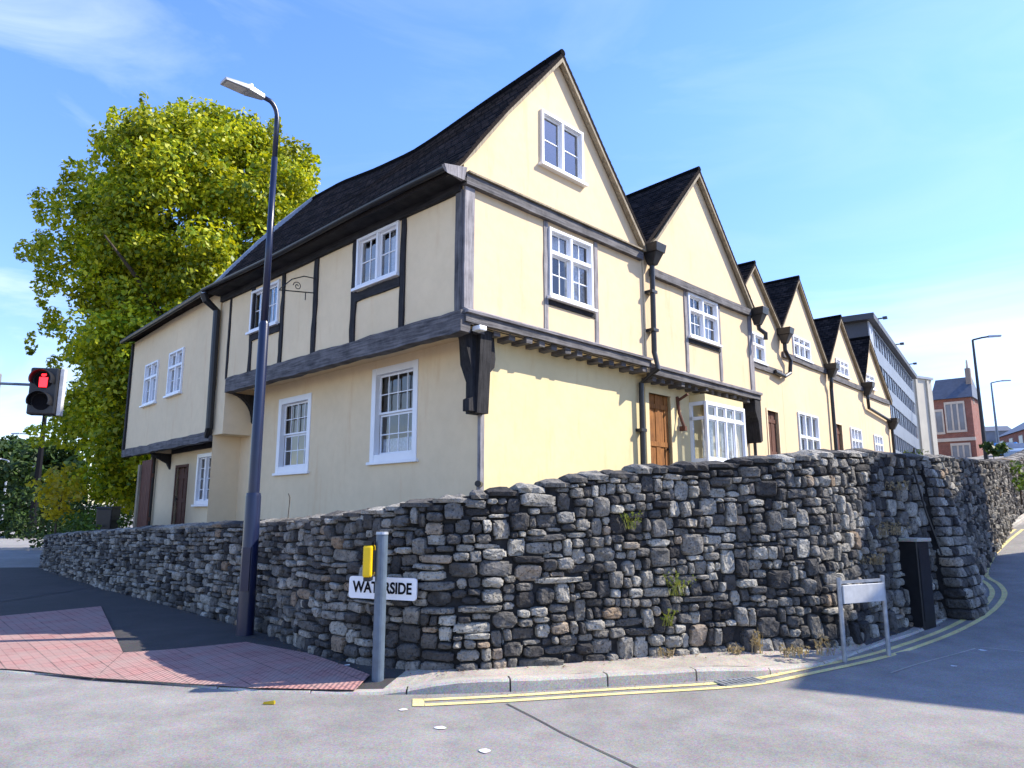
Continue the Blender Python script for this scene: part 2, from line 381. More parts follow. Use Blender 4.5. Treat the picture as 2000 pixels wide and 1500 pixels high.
# tactile paving, red blocks
def m_tactile():
    q = N('red_tactile_blocks'); v = q.map(q.coord(), (1,1,1), (0,0,-.72))
    br = q.n('ShaderNodeTexBrick', {'Vector': v, 'Scale': 1.0, 'Color1': (.45,.235,.21,1), 'Color2': (.37,.18,.165,1), 'Mortar': (.18,.105,.10,1), 'Mortar Size': .008, 'Brick Width': .4, 'Row Height': .4}, offset=0)
    sx = q.n('ShaderNodeSeparateXYZ', {0: v}); k = 2*PI/.067
    wv = lambda o: q.n('ShaderNodeMath', {0: q.n('ShaderNodeMath', {0: sx.outputs[o], 1: k}, operation='MULTIPLY').outputs[0]}, operation='SINE').outputs[0]
    pr = q.n('ShaderNodeMath', {0: wv(0), 1: wv(1)}, operation='MULTIPLY').outputs[0]
    ln = q.n('ShaderNodeTexBrick', {'Vector': v, 'Scale': 1.0, 'Color1': (1,1,1,1), 'Color2': (.93,.93,.93,1), 'Mortar': (.55,.5,.5,1), 'Mortar Size': .006, 'Brick Width': .1, 'Row Height': .2}, offset=0).outputs['Color']
    c = q.mix(1, br.outputs['Color'], ln, 'MULTIPLY')
    c = q.mix(q.ramp(q.noise(v, 3, 6), [(.36, .1), (.66, .8)]), c, (.34,.25,.22))
    return q.set(Base_Color=c, Roughness=.85, Normal=q.bump(pr, .6, .012), Specular_IOR_Level=.2)
M['tactile'] = m_tactile()
def flat(name, pts, mat, dz):
    m = MB(); m.quad(*[(p[0], p[1], p[2] + dz) for p in pts]); return tag(m.build(name, mat, recalc=False), kind='structure')
def pav_z(p):   # height of the footway sheet
    i = int(np.argmin(np.hypot(kla[:,0]-p[0], kla[:,1]-p[1]))); j = wall_foot_near(p, 0)
    a = kla[i]; b = wl_a[j]; d1 = math.hypot(a[0]-p[0], a[1]-p[1]); d2 = math.hypot(b[0]-p[0], b[1]-p[1]); t = d1/(d1+d2+1e-6)
    return a[2]*(1-t)+b[2]*t
def sheet(name, poly, mat, dz, n=14):
    """polygon of picture points laid on the footway, cut in a fine grid so that it follows the ground"""
    P = [g(px, py, .03)[:2] for px, py in poly]
    bm = bmesh.new(); vs_ = [bm.verts.new((x, y, 0)) for x, y in P]; bm.faces.new(vs_)
    xs_ = [p[0] for p in P]; ys_ = [p[1] for p in P]
    for k in range(1, n):
        for no, c in (((1,0,0), (min(xs_)+(max(xs_)-min(xs_))*k/n, 0, 0)), ((0,1,0), (0, min(ys_)+(max(ys_)-min(ys_))*k/n, 0))):
            bmesh.ops.bisect_plane(bm, geom=bm.verts[:]+bm.edges[:]+bm.faces[:], plane_co=c, plane_no=no)
    for v in bm.verts: v.co.z = pav_z(v.co) + dz
    me = bpy.data.meshes.new(name); bm.to_mesh(me); bm.free(); me.materials.append(mat)
    o = bpy.data.objects.new(name, me); col.objects.link(o); return tag(o, kind='structure')
sheet('tactile_paving', [(-90,1212),(197,1185),(240,1277),(185,1324),(60,1310),(-90,1300)], M['tactile'], .012)
sheet('tactile_paving', [(241,1277),(332,1271),(480,1259),(600,1283),(722,1328),(694,1348),(500,1344),(300,1331),(186,1324)], M['tactile'], .012)

def ribbon(pts, w, step=.2, gap=None, dz=.006):
    P = catmull([(p[0], p[1], 0) for p in pts], step); m = MB(); prev = None
    for k, p in enumerate(P):
        a = P[max(k-1,0)]; b = P[min(k+1,len(P)-1)]; tx, ty = b[0]-a[0], b[1]-a[1]; l = math.hypot(tx, ty) or 1; nx_, ny_ = -ty/l, tx/l
        ww = w * rnd.uniform(.93, 1.05); r = ((p[0]-nx_*ww/2, p[1]-ny_*ww/2), (p[0]+nx_*ww/2, p[1]+ny_*ww/2))
        r = [(x, y, zz(x, y) + dz) for x, y in r]
        if prev: m.quad(prev[0], r[0], r[1], prev[1])
        prev = r
    return m
yl = [(830,1379),(1000,1370),(1200,1357),(1400,1345),(1500,1334),(1600,1313),(1700,1291),(1800,1261),(1880,1229),(1938,1194),(1962,1163),(1952,1142),(1926,1122),(1942,1086),(1966,1060),(1998,1034)]
YO = [g(*p) for p in yl]
def offset_line(P, d):
    out = []
    for k, p in enumerate(P):
        a, b = P[max(k-1,0)], P[min(k+1,len(P)-1)]; tx, ty = b[0]-a[0], b[1]-a[1]; l = math.hypot(tx, ty); out.append((p[0]-ty/l*d, p[1]+tx/l*d, 0))
    return out
mm = ribbon(YO, .075); m2 = ribbon(offset_line(YO, .165), .075)
i = len(mm.v); mm.v += m2.v; mm.f += [tuple(q + i for q in f) for f in m2.f]
a, b = YO[0], offset_line(YO, .165)[0]
mm.quad((a[0]-.10, a[1]-.04, .006), (a[0]+.0, a[1]-.038, .006), (b[0]+.0, b[1]+.038, .006), (b[0]-.10, b[1]+.04, .006))
tag(mm.build('double_yellow_lines', M['yellow_line'], recalc=False), kind='structure')
cr_ = ribbon([g(*p) for p in ((990,1376),(1048,1405),(1096,1432),(1150,1458),(1195,1480),(1262,1512))], .014, .05)
tag(cr_.build('road_seam', M['tar'], recalc=False), kind='structure')
fl = ribbon([g(*p) for p in ((1740,1316),(1800,1296),(1860,1280),(1905,1268))], .02, .2)
f2 = ribbon([g(*p) for p in ((1915,1266),(1960,1270),(2010,1275))], .02, .2); i = len(fl.v); fl.v += f2.v; fl.f += [tuple(q+i for q in f) for f in f2.f]
tag(fl.build('road_mark', M['kerb'], recalc=False), kind='structure')
wm = MB()
for px, py, r in ((860,1424,.04),(946,1470,.042),(1920,1271,.05),(788,1388,.035),(1863,1302,.03)):
    c = g(px, py); n = 9
    wm.quad(*[(c[0]+math.cos(2*PI*k/n)*r*rnd.uniform(.7,1.3), c[1]+math.sin(2*PI*k/n)*r*rnd.uniform(.7,1.3), c[2]+.006) for k in range(n)])
tag(wm.build('road_paint_spots', M['white_line'], recalc=False), kind='structure')

# terrace ground behind the wall
te = MB(); prev = None
HL = [(-15,25.5),(-7.4,18),(-.3,11.3),(6.3,18.2),(15,28.5),(24,37)]; HS = [0, .30, .5, .66, .85, 1]
smid = float(wl_s[int(np.argmin(np.hypot(wl_a[:,0]+.45, wl_a[:,1]-7.28)))])
for k in list(range(0, len(wl), 4)) + [len(wl) - 1]:
    s_ = float(wl_s[k]); p, n = wall_at(s_); zt = p[3] - .2
    t = .5 * s_ / smid if s_ < smid else .5 + .5 * (s_ - smid) / (S_END - smid)
    hx, hy = float(np.interp(t, HS, [h[0] for h in HL])), float(np.interp(t, HS, [h[1] for h in HL]))
    r = [(p[0]-n[0]*.3, p[1]-n[1]*.3, zt), (hx, hy, max(zt, zz(hx, hy) - .1))]
    if prev: te.quad(prev[0], r[0], r[1], prev[1])
    prev = r
tag(te.build('terrace_ground', M['earth'], recalc=False), kind='structure')

# ------------------------------------------------------------------ rubble stone wall
def stone(m, P, sc_, zc, hw, hh, d, rot=0):
    """one rough squared stone on the surface P(s, out, z)"""
    n = 14; ex = rnd.uniform(3.2, 9); out = []; sd = rnd.uniform(0, 99); cut = [rnd.uniform(.78, 1.0) for k in range(4)]
    for k in range(n):
        an = 2*PI*(k+.5)/n; c, s_ = math.cos(an), math.sin(an); qd = cut[(c > 0) + 2*(s_ > 0)]
        lim = qd if abs(abs(c) - abs(s_)) < .45 else 1.0
        x = math.copysign(abs(c)**(2/ex), c)*hw*rnd.uniform(.93, 1.02)*lim; z = math.copysign(abs(s_)**(2/ex), s_)*hh*rnd.uniform(.90, 1.03)*lim
        out.append((x + z*rot, z - x*rot*.4))
    tx, tz = rnd.uniform(-.28, .28), rnd.uniform(-.22, .32)
    i = len(m.v)
    rings = ((1, -.05), (1.0, d*.35), (.93, d*.80), (.72, d*.98), (.38, d*1.03))
    for (sc, o) in rings:
        for x, z in out:
            px_, pz_ = x*sc, z*sc
            oo = o if o < 0 else o + (px_*tx + pz_*tz)*min(1, d/.05)*.8
            if o > d*.3:
                oo += .016*noise.noise((px_*17+sd, pz_*17, sd)) + .008*noise.noise((px_*45+sd, pz_*45, sd))
                px_ += .010*noise.noise((pz_*22+sd, px_*22, sd+5)); pz_ += .010*noise.noise((px_*22+sd, pz_*22, sd+9))
            m.v.append(P(sc_ + px_, oo, zc + pz_))
    m.v.append(P(sc_, d + .016*noise.noise((sd, 0, sd)), zc))
    R_ = len(rings)
    for r in range(R_-1):
        for k in range(n): m.f.append((i+r*n+k, i+r*n+(k+1)%n, i+(r+1)*n+(k+1)%n, i+(r+1)*n+k))
    c = i + R_*n
    for k in range(n): m.f.append((i+(R_-1)*n+k, i+(R_-1)*n+(k+1)%n, c))
wall_root = thing('stone_wall', 'long curving rubble stone retaining wall round the street corner', 'wall', tuple(WALL[7][:3]), kind='thing')
WO = Vector(WALL[7][:3])
BAT = .05
def PW(s, o, z):
    p, n = wall_at(s); h = z - p[2]; o2 = o - h*BAT
    return (p[0]+n[0]*o2-WO[0], p[1]+n[1]*o2-WO[1], z-WO[2])
core = MB(); prev = None
ks = [S_END*k/150 for k in range(151)]
for s in ks:
    p, n = wall_at(s); z0, z1 = p[2]-.4, p[3]-.06
    r = [PW(s,-.012,z0), PW(s,-.012,z1), PW(s,-.36,z1), PW(s,-.36,z0)]
    i = len(core.v); core.v += r
    if prev is not None:
        for k in range(3): core.f.append((prev+k, i+k, i+k+1, prev+k+1))
    else: core.f.append((i, i+1, i+2, i+3))
    prev = i
core.f.append((prev+3, prev+2, prev+1, prev))
core.build('mortar_core', M['mortar'], wall_root)
st = MB(); cp = MB()
holes = [(0, 0)]
def s_near(x, y): return float(wl_s[int(np.argmin(np.hypot(wl_a[:,0]-x, wl_a[:,1]-y)))])
S_HOLE = s_near(-.62, 7.3); NROW = 19
blocked = {}
for r in range(NROW):
    s = 0.0
    while s < S_END - 3.5:
        p, n_ = wall_at(s); H = p[3] - p[2] - .10; rh = H / NROW
        wscale = 1.4 if s < s_near(.6, 7.6) else 1.0
        w = min(rnd.lognormvariate(math.log(.135), .42), .38) * wscale
        w = max(w, .065)
        tall = (rnd.random() < .30) and r < NROW - 1 and w > .13
        key = [b for b in blocked.get(r, []) if s < b[1] and s + w > b[0]]
        if key:
            b0 = min(b[0] for b in key); b1 = max(b[1] for b in key)
            if b0 - s > .08: w = b0 - s
            else: s = b1; continue
        sm = s + w/2; p, n_ = wall_at(sm); H = p[3] - p[2] - .10; rh = H/NROW
        wav = lambda rr: (0 if rr in (0,) else .62*rh*noise.noise((sm*.9, rr*.8, 1.7)) + .42*rh*noise.noise((sm*4.1, rr*2.3, 8.1)))
        z0 = p[2] + rh*r + wav(r) - (.04 if r == 0 else 0); z1 = p[2] + rh*(r + (2 if tall else 1)) + wav(r + (2 if tall else 1))
        if tall: blocked.setdefault(r+1, []).append((s, s + w))
        hw, hh = w/2, (z1 - z0)/2; d = rnd.uniform(.02, .085); gap = rnd.uniform(.002, .008)
        zmid = (z0+z1)/2
        if abs(sm - S_HOLE) < .08 and .66 < zmid < .80: s += w; continue
        if hh > .075 and rnd.random() < .3 and w > .12:
            q = rnd.uniform(.38, .62); zm = z0 + (z1-z0)*q
            stone(st, PW, sm, (z0+zm)/2, hw-gap, (zm-z0)/2-gap*.8, d, rnd.uniform(-.1,.1)); stone(st, PW, sm, (zm+z1)/2, hw-gap, (z1-zm)/2-gap*.8, rnd.uniform(.02,.08), rnd.uniform(-.1,.1))
        else: stone(st, PW, sm, (z0+z1)/2, hw-gap, hh-gap*.8, d, rnd.uniform(-.13, .13))
        s += w
st.build('wall_stones', M['stone'], wall_root)
# rough coping stones
s = 0.0
while s < S_END - 3.5:
    w = rnd.uniform(.18, .42); rough = 0 if s < s_near(-.2, 7.4) else 1; h = rnd.uniform(.095, .112 + .02*rough); p, n_ = wall_at(s + w/2); z = p[3] - .12 + rnd.uniform(-.004, .004)*(1+2*rough)
    n = 5; i = len(cp.v)
    for k in range(n):
        a = s + .006 + (w-.012)*k/(n-1); e = .025 if k in (0, n-1) else 0
        for o, zz_ in ((-.40+e,z+.01),(-.385+e,z+h-.02-e),(-.30,z+h-e+rnd.uniform(-.012,.012)),(-.15,z+h-e+rnd.uniform(-.012,.016)),(-.02-e+rnd.uniform(0,.02),z+h-.03-e),(.045-e+rnd.uniform(-.02,.02),z+h*.55),(.03-e+rnd.uniform(-.02,.02),z+.015)):
            cp.v.append(PW(a, o + (p[3]-p[2])*BAT*.3, zz_))
    for k in range(n-1):
        for q in range(7): cp.f.append((i+k*7+q, i+k*7+(q+1)%7, i+(k+1)*7+(q+1)%7, i+(k+1)*7+q))
    cp.f.append(tuple(i+q for q in range(7))); cp.f.append(tuple(i+(n-1)*7+q for q in range(6,-1,-1)))
    s += w
cp.build('coping', M['stone'], wall_root)

# ------------------------------------------------------------------ building helpers
def holed_wall(m, F, prof, zb, holes, o=0, rev=.13):
    """wall face under the roofline prof [(a, z)...] with window holes (a0,a1,z0,z1) and their reveals"""
    br = sorted(set([round(a, 4) for a, z in prof] + [round(h[k], 4) for h in holes for k in (0, 1)]))
    pa = [q[0] for q in prof]; pz = [q[1] for q in prof]; top = lambda a: float(np.interp(a, pa, pz))
    for a0, a1 in zip(br, br[1:]):
        if a0 < pa[0] - 1e-6 or a1 > pa[-1] + 1e-6 or a1 - a0 < 1e-5: continue
        mid = (a0 + a1)/2; hs = sorted([h for h in holes if h[0] < mid < h[1]], key=lambda h: h[2]); z = zb
        for h in hs:
            if h[2] > z: m.quad(F(a0,o,z), F(a1,o,z), F(a1,o,h[2]), F(a0,o,h[2]))
            z = h[3]
        m.quad(F(a0,o,z), F(a1,o,z), F(a1,o,top(a1)), F(a0,o,top(a0)))
    for a0, a1, z0, z1 in holes:
        i = o - rev
        m.quad(F(a0,o,z0), F(a0,i,z0), F(a0,i,z1), F(a0,o,z1)); m.quad(F(a1,i,z0), F(a1,o,z0), F(a1,o,z1), F(a1,i,z1))
        m.quad(F(a0,i,z0), F(a0,o,z0), F(a1,o,z0), F(a1,i,z0)); m.quad(F(a0,o,z1), F(a0,i,z1), F(a1,i,z1), F(a1,o,z1))

def window(par, F, a0, a1, z0, z1, o=0, cas=.055, proud=.03, rec=.04, mull=(), trans=(), bars=(), sash=False, sill=.05, glass='glass', curtain=None, fw=.045, label=None, name='window'):
    """casing + sashes (one mesh), pane and sill as sub-parts. mull/trans: fractions; bars: (f0,f1,g0,g1,cols,rows) glazing-bar grids"""
    m = MB(); w, h = a1-a0, z1-z0
    m.box(F, a0, a0+cas, o-rec-.03, o+proud, z0, z1); m.box(F, a1-cas, a1, o-rec-.03, o+proud, z0, z1)
    m.box(F, a0+cas, a1-cas, o-rec-.03, o+proud-.004, z1-cas, z1); m.box(F, a0+cas, a1-cas, o-rec-.03, o+proud-.004, z0, z0+cas)
    A0, A1, Z0, Z1 = a0+cas, a1-cas, z0+cas, z1-cas; fa = lambda f: A0+(A1-A0)*f; fz = lambda f: Z0+(Z1-Z0)*f
    oi = o - rec
    for f in mull: m.box(F, fa(f)-.03, fa(f)+.03, oi-.02, o+proud-.012, Z0, Z1)
    for f in trans: m.box(F, A0, A1, oi-.018, o+proud-.009, fz(f)-.035, fz(f)+.035)
    xs_ = [0] + sorted(mull) + [1]; zs_ = [0] + sorted(trans) + [1]
    if sash:
        for g0, g1, oo in ((0, .5, oi-.035), (.5, 1, oi)):
            m.box(F, A0, A0+fw, oo-.03, oo, fz(g0), fz(g1)); m.box(F, A1-fw, A1, oo-.03, oo, fz(g0), fz(g1))
            m.box(F, A0+fw, A1-fw, oo-.03, oo-.001, fz(g0), fz(g0)+fw*.9); m.box(F, A0+fw, A1-fw, oo-.03, oo-.001, fz(g1)-fw*.9, fz(g1))
    else:
        for x0, x1 in zip(xs_, xs_[1:]):
            for g0, g1 in zip(zs_, zs_[1:]):
                b0, b1, c0, c1 = fa(x0)+(.03 if x0 else 0), fa(x1)-(.03 if x1 < 1 else 0), fz(g0)+(.03 if g0 else 0), fz(g1)-(.03 if g1 < 1 else 0)
                m.box(F, b0, b0+fw*.8, oi-.03, oi, c0, c1); m.box(F, b1-fw*.8, b1, oi-.03, oi, c0, c1)
                m.box(F, b0, b1, oi-.03, oi-.001, c0, c0+fw*.8); m.box(F, b0, b1, oi-.03, oi-.001, c1-fw*.8, c1)
    if bars:
        for (f0, f1, g0, g1, nc, nr) in bars:
            ob = oi - .006 - (.035 if sash and g1 <= .51 else 0)
            for k in range(1, nc): x = fa(f0+(f1-f0)*k/nc); m.box(F, x-.011, x+.011, ob-.02, ob, fz(g0), fz(g1))
            for k in range(1, nr): z = fz(g0+(g1-g0)*k/nr); m.box(F, fa(f0), fa(f1), ob-.019, ob-.001, z-.011, z+.011)
    wo = m.build(name, M['white'], par, bevel=.006)
    if label: wo['label'] = label
    p = MB(); dz = .05 if sash else .02
    p.quad(F(A0,oi-dz,Z0), F(A1,oi-dz,Z0), F(A1,oi-dz,Z1), F(A0,oi-dz,Z1)); p.build('pane', M[glass], wo, recalc=False)
    if sill:
        q = MB(); q.box(F, a0-.05, a1+.05, o-.01, o+proud+sill, z0-.055, z0-.002); q.build('sill', M['white'], wo, bevel=.006)
    if curtain:
        for f0, f1, g0, g1 in curtain:
            q = MB(); n = 26; prev = None
            for k in range(n+1):
                a = fa(f0+(f1-f0)*k/n); d = oi - .13 - .018*math.sin(k*1.9) - .01*math.sin(k*.7); r = (F(a,d,fz(g0)), F(a,d,fz(g1)))
                if prev: q.quad(prev[0], r[0], r[1], prev[1])
                prev = r
            q.build('curtain', M['curtain'], wo, smooth=True, recalc=False)
    return wo

def slope(m, F, lo, hi, y0, y1, thick=.1, n=14, sag=None, flip=False):
    """roof slope: lo/hi profile list [(a,z)...] across, run from y0 to y1 along the ridge (o axis); uv in metres"""
    raw = [0.0]
    for p, q in zip(lo, lo[1:]): raw.append(raw[-1] + math.hypot(q[0]-p[0], q[1]-p[1]))
    nc = max(2, int(raw[-1] / .135)); prof = []; lip = []; L = []
    for k in range(nc):
        for e, u in ((k/nc, .017), ((k+1)/nc, 0)):
            l = raw[-1]*e; prof.append((float(np.interp(l, raw, [q[0] for q in lo])), float(np.interp(l, raw, [q[1] for q in lo])))); lip.append(u); L.append(l)
    zt = max(z for a, z in prof); zl = min(z for a, z in prof); n = n*2
    def P(k, t, th):
        y = y0 + (y1-y0)*t; a, z = prof[k]; s_ = (sag(y) if sag else 0) * (z-zl)/(zt-zl+1e-6)
        s_ += .025*noise.noise((a*1.3, y*.8, 3.3))
        if th == 0: s_ += lip[k] + (.006*noise.noise((k//2*7.7, y*3.1, 1.1)) if lip[k] else 0)
        return F(a, -y, z + s_ - th)
    for th in (0, thick):
        for k in range(len(prof)-1):
            for j in range(n):
                t0, t1 = j/n, (j+1)/n; q = [P(k,t0,th), P(k,t1,th), P(k+1,t1,th), P(k+1,t0,th)]
                uv = [(y0+(y1-y0)*t0, L[k]), (y0+(y1-y0)*t1, L[k]), (y0+(y1-y0)*t1, L[k+1]), (y0+(y1-y0)*t0, L[k+1])]
                m.quad(*q, uv=uv)
    for t in (0, 1):
        for k in range(len(prof)-1): m.quad(P(k,t,0), P(k,t,thick), P(k+1,t,thick), P(k+1,t,0))
    for k in (0, len(prof)-1):
        for j in range(n): m.quad(P(k,j/n,0), P(k,(j+1)/n,0), P(k,(j+1)/n,thick), P(k,j/n,thick))

def barge(par, F, prof, o0, o1, h=.13, drop=.02):
    h *= .72
    """board following a gable's slopes, one mesh per slope"""
    ap = max(range(len(prof)), key=lambda k: prof[k][1])
    for seg in (prof[:ap+1], prof[ap:]):
        if len(seg) < 2: continue
        m = MB()
        for (a0, z0), (a1, z1) in zip(seg, seg[1:]):
            m.hexa([F(a0,o0,z0-drop-h), F(a1,o0,z1-drop-h), F(a1,o1,z1-drop-h), F(a0,o1,z0-drop-h), F(a0,o0,z0-drop), F(a1,o0,z1-drop), F(a1,o1,z1-drop), F(a0,o1,z0-drop)])
        m.build('bargeboard', M['barge'], par)

def hopper(par, F, a, z, o=.14, w=.32):
    m = MB()
    P = [(a-w/2,o-.13,z+.0),(a+w/2,o-.13,z),(a+w/2,o+.22,z),(a-w/2,o+.22,z),(a-w/2-.03,o-.13,z+.18),(a+w/2+.03,o-.13,z+.18),(a+w/2+.03,o+.25,z+.18),(a-w/2-.03,o+.25,z+.18)]
    m.hexa([F(*q) for q in P])
    P = [(a-.08,o-.06,z-.24),(a+.08,o-.06,z-.24),(a+.08,o+.08,z-.24),(a-.08,o+.08,z-.24),(a-w/2+.02,o-.11,z-.001),(a+w/2-.02,o-.11,z-.001),(a+w/2-.02,o+.2,z-.001),(a-w/2+.02,o+.2,z-.001)]
    m.hexa([F(*q) for q in P]); return m.build('hopper', M['black_iron'], par, bevel=.01)
def downpipe(par, F, pts, r=.05, clips=()):
    m = MB(); m.tube([F(*p) for p in pts], r, 10)
    for (a, o, z) in clips: m.box(F, a-r*1.7, a+r*1.7, o-.12, o+r*1.25, z-.03, z+.03)
    return m.build('downpipe', M['black_iron'], par)
def door(par, F, a0, a1, z0, z1, o, mat='door_brown', boards=5, fr='plaster_shade', frw=.08, label=None):
    m = MB(); w = (a1-a0)/boards
    for k in range(boards): m.box(F, a0+w*k+.006, a0+w*(k+1)-.006, o-.09, o-.045-(.012 if k % 2 else 0), z0, z1)
    m.box(F, a0, a1, o-.1, o-.07, z0, z1)
    for z in (z0+.25, (z0+z1)/2, z1-.25): m.box(F, a0+.01, a1-.01, o-.05, o-.035, z-.05, z+.05)
    d = m.build('door', M[mat], par)
    if label: d['label'] = label
    f = MB(); f.box(F, a0-frw, a0, o-.1, o+.03, z0, z1+frw); f.box(F, a1, a1+frw, o-.1, o+.03, z0, z1+frw); f.box(F, a0, a1, o-.1, o+.028, z1, z1+frw); f.build('door_frame', M[fr], d)
    k = MB(); k.tube([F(a1-.09,o-.05,z0+.95), F(a1-.09,o+.01,z0+.95)], .022); k.tube([F(a1-.09,o+.012,z0+1.03), F(a1-.09,o+.012,z0+.87)], .012); k.build('handle', M['black_iron'], d)
    return d

# ------------------------------------------------------------------ corner house (timber framed, jettied)
CORNER = at(902, 632, 10.5); AZ = math.radians(44.4)
HX, HY = CORNER[0], CORNER[1]
RZ = PI/2 - AZ
h1 = thing('timber_framed_house', 'large cream timber-framed house on the corner with tall gable and jettied upper floor', 'house', (HX, HY, 0), RZ)
FR = lambda a, o, z: (a, -o, z)       # street front: a runs away from the corner, o outward
FL = lambda s, o, z: (-o, s, z)       # side front: s runs away from the corner (mirror of FR)
JL, JR = .67, .28                    # jetty overhangs
gprof = [(0,6.98),(.14,7.28),(.86,8.22),(2.30,9.93),(4.87,6.93)]
w1 = (1.98,3.2,5.27,6.53); gw = (1.80,2.98,7.67,8.71)
m = MB(); holed_wall(m, FR, gprof, 4.42, [w1, gw]); m.build('wall', M['plaster_warm'], h1, recalc=False)
lw = [(1.62,2.88,5.58,6.53), (5.78,7.04,5.5,6.44)]
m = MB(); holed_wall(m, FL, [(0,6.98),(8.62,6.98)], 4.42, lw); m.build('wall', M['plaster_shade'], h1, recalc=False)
gwn = [(1.88,3.26,2.5,4.24), (5.44,6.82,2.43,4.06)]
FLg = lambda s, o, z: (JL-o, s, z); FRg = lambda a, o, z: (a, JR-o, z)
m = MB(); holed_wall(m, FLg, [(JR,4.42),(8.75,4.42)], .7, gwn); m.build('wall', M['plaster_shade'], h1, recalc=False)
m = MB(); m.quad(FRg(JL,0,.7), FRg(4.9,0,.7), FRg(4.9,0,4.42), FRg(JL,0,4.42))
m.build('wall', M['plaster_lemon'], h1, recalc=False)
m = MB()   # rear walls, floor and jetty soffit close the shell
m.quad((4.86,0,4.4),(4.86,8.6,4.4),(4.86,8.6,6.95),(4.86,0,6.95)); m.quad((0,8.62,.7),(4.9,8.62,.7),(4.9,8.62,6.98),(0,8.62,6.98)); m.quad((0,8.62,6.98),(4.87,8.62,6.93),(2.3,8.62,9.9))
m.quad((4.9,.28,.7),(4.9,8.62,.7),(4.9,8.62,4.42),(4.9,.28,4.42)); m.quad((0,0,4.40),(4.86,0,4.40),(4.86,8.6,4.40),(0,8.6,4.40))
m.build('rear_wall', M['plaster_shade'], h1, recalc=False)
# roof
ridge_s = [(-.2,0),(0,0),(2,-.16),(3.6,-.32),(4.4,-.36),(5.8,-.27),(7.3,-.1),(8.7,-.08)]
sagf = lambda y: float(np.interp(y, [q[0] for q in ridge_s], [q[1] for q in ridge_s]))
m = MB(); slope(m, FR, [(-.40,6.72),(-.12,7.02),(.14,7.37),(.86,8.31),(1.6,9.18),(2.31,10.03)], None, -.13, 8.72, .09, 26, sagf)
slope(m, FR, [(4.9,6.98),(3.6,8.5),(2.31,10.03)], None, -.13, 8.72, .09, 26, sagf)
rf = m.build('roof', M['roof'], h1, recalc=False)
m = MB()
for k in range(22):
    y0 = -.13 + 8.85*k/22; y1 = -.13 + 8.85*(k+1)/22 - .02
    za, zb = 10.03+sagf(y0), 10.03+sagf(y1)
    m.tube([(2.31,y0,za+.0),(2.31,y1,zb+.0)], .07, 8)
m.build('ridge_tile', M['roof'], rf)
m = MB()
pr = [(-.42,6.70),(-.12,7.02),(.14,7.38),(.86,8.32),(1.6,9.2),(2.31,9.98)]
for (a0,z0),(a1,z1) in zip(pr, pr[1:]): m.hexa([(a0,8.70,z0-.12),(a1,8.70,z1-.12),(a1,8.86,z1-.12),(a0,8.86,z0-.12),(a0,8.70,z0+.07),(a1,8.70,z1+.07),(a1,8.86,z1+.07),(a0,8.86,z0+.07)])
m.build('verge_flashing', M['lead'], rf)
barge(h1, FR, [(-.38,6.80),(-.12,7.06),(.14,7.36),(.86,8.30),(2.31,10.0),(4.87,6.98)], .03, .125, .13, .07)
# eaves: soffit, wall plate, gutter
m = MB(); m.beam(FL, .02, 8.6, -.02, .07, 6.52, 6.80, 0, 20, .02, 3); m.build('wall_plate', M['timber_black'], h1)
m = MB(); m.box(FL, -.1, 8.62, .0, .36, 6.66, 6.72); m.build('soffit', M['timber_black'], h1)
m = MB()
n = 7
for j in range(24):
    y0, y1 = -.14 + 8.8*j/24, -.14 + 8.8*(j+1)/24
    for k in range(n):
        a0, a1 = PI + PI*k/n, PI + PI*(k+1)/n; r = .062; w = lambda y: .02*math.sin(y*.9)
        q = lambda a, y: (-.47 + r*math.cos(a), y, 6.73 + r*math.sin(a) + w(y))
        m.quad(q(a0,y0), q(a0,y1), q(a1,y1), q(a1,y0))
m.build('gutter', M['black_iron'], h1, smooth=True, recalc=False)
m = MB(); m.hexa([(-.5,-.2,6.60),(-.16,-.2,6.60),(-.16,-.13,6.60),(-.5,-.13,6.66),(-.56,-.2,6.73),(-.1,-.2,6.83),(-.1,-.13,6.83),(-.56,-.13,6.73)]); m.build('eaves_end_board', M['timber_pale'], h1)
# framing
m = MB(); m.beam(FR, .0, .20, -.05, .045, 4.42, 6.62, 2, 8, .01, 1); m.build('corner_post', M['timber_pale'], h1)
m = MB(); m.beam(FL, .0, .14, -.05, .04, 4.62, 6.56, 2, 8, .01, 2); m.build('corner_post', M['timber_grey'], h1)  # same post: shaded face coloured darker than the sunlit one
m = MB(); m.beam(FR, -.02, 4.80, -.02, .10, 6.63, 6.80, 0, 16, .012, 4); m.build('gable_beam', M['timber_grey'], h1)
m = MB(); m.box(FR, .0, 4.8, .0, .14, 6.81, 6.84); m.build('drip_board', M['barge'], h1)
for k, a in enumerate((1.92, 3.33)):
    m = MB(); m.beam(FR, a-.055, a+.045, -.02, .018, 4.66, 6.62, 2, 8, .012, 10+k); m.build('stud', M['timber_pale' if k else 'timber_pale'], h1)
m = MB(); m.box(FR, 1.98, 3.28, -.02, .02, 5.12, 5.21); m.build('window_rail', M['timber_black'], h1)
for k, (a, w_) in enumerate(((1.5,.13),(2.95,.15),(4.31,.14),(5.62,.12),(6.98,.12),(8.12,.08))):
    m = MB(); m.beam(FL, a-w_/2, a+w_/2, -.02, .03, 4.6, 6.56, 2, 8, .03, 20+k); m.build('stud', M['timber_black'], h1)
for a0, a1, z in ((1.56,2.88,5.42),(5.68,6.92,5.38)):
    m = MB(); m.beam(FL, a0, a1, -.02, .035, z-.08, z+.09, 0, 6, .02, z); m.build('window_rail', M['timber_black'], h1)
m = MB(); m.beam(FL, -.06, 8.0, -.12, .07, 4.27, 4.60, 0, 34, .035, 7); m.build('jetty_beam', M['timber_grey'], h1)
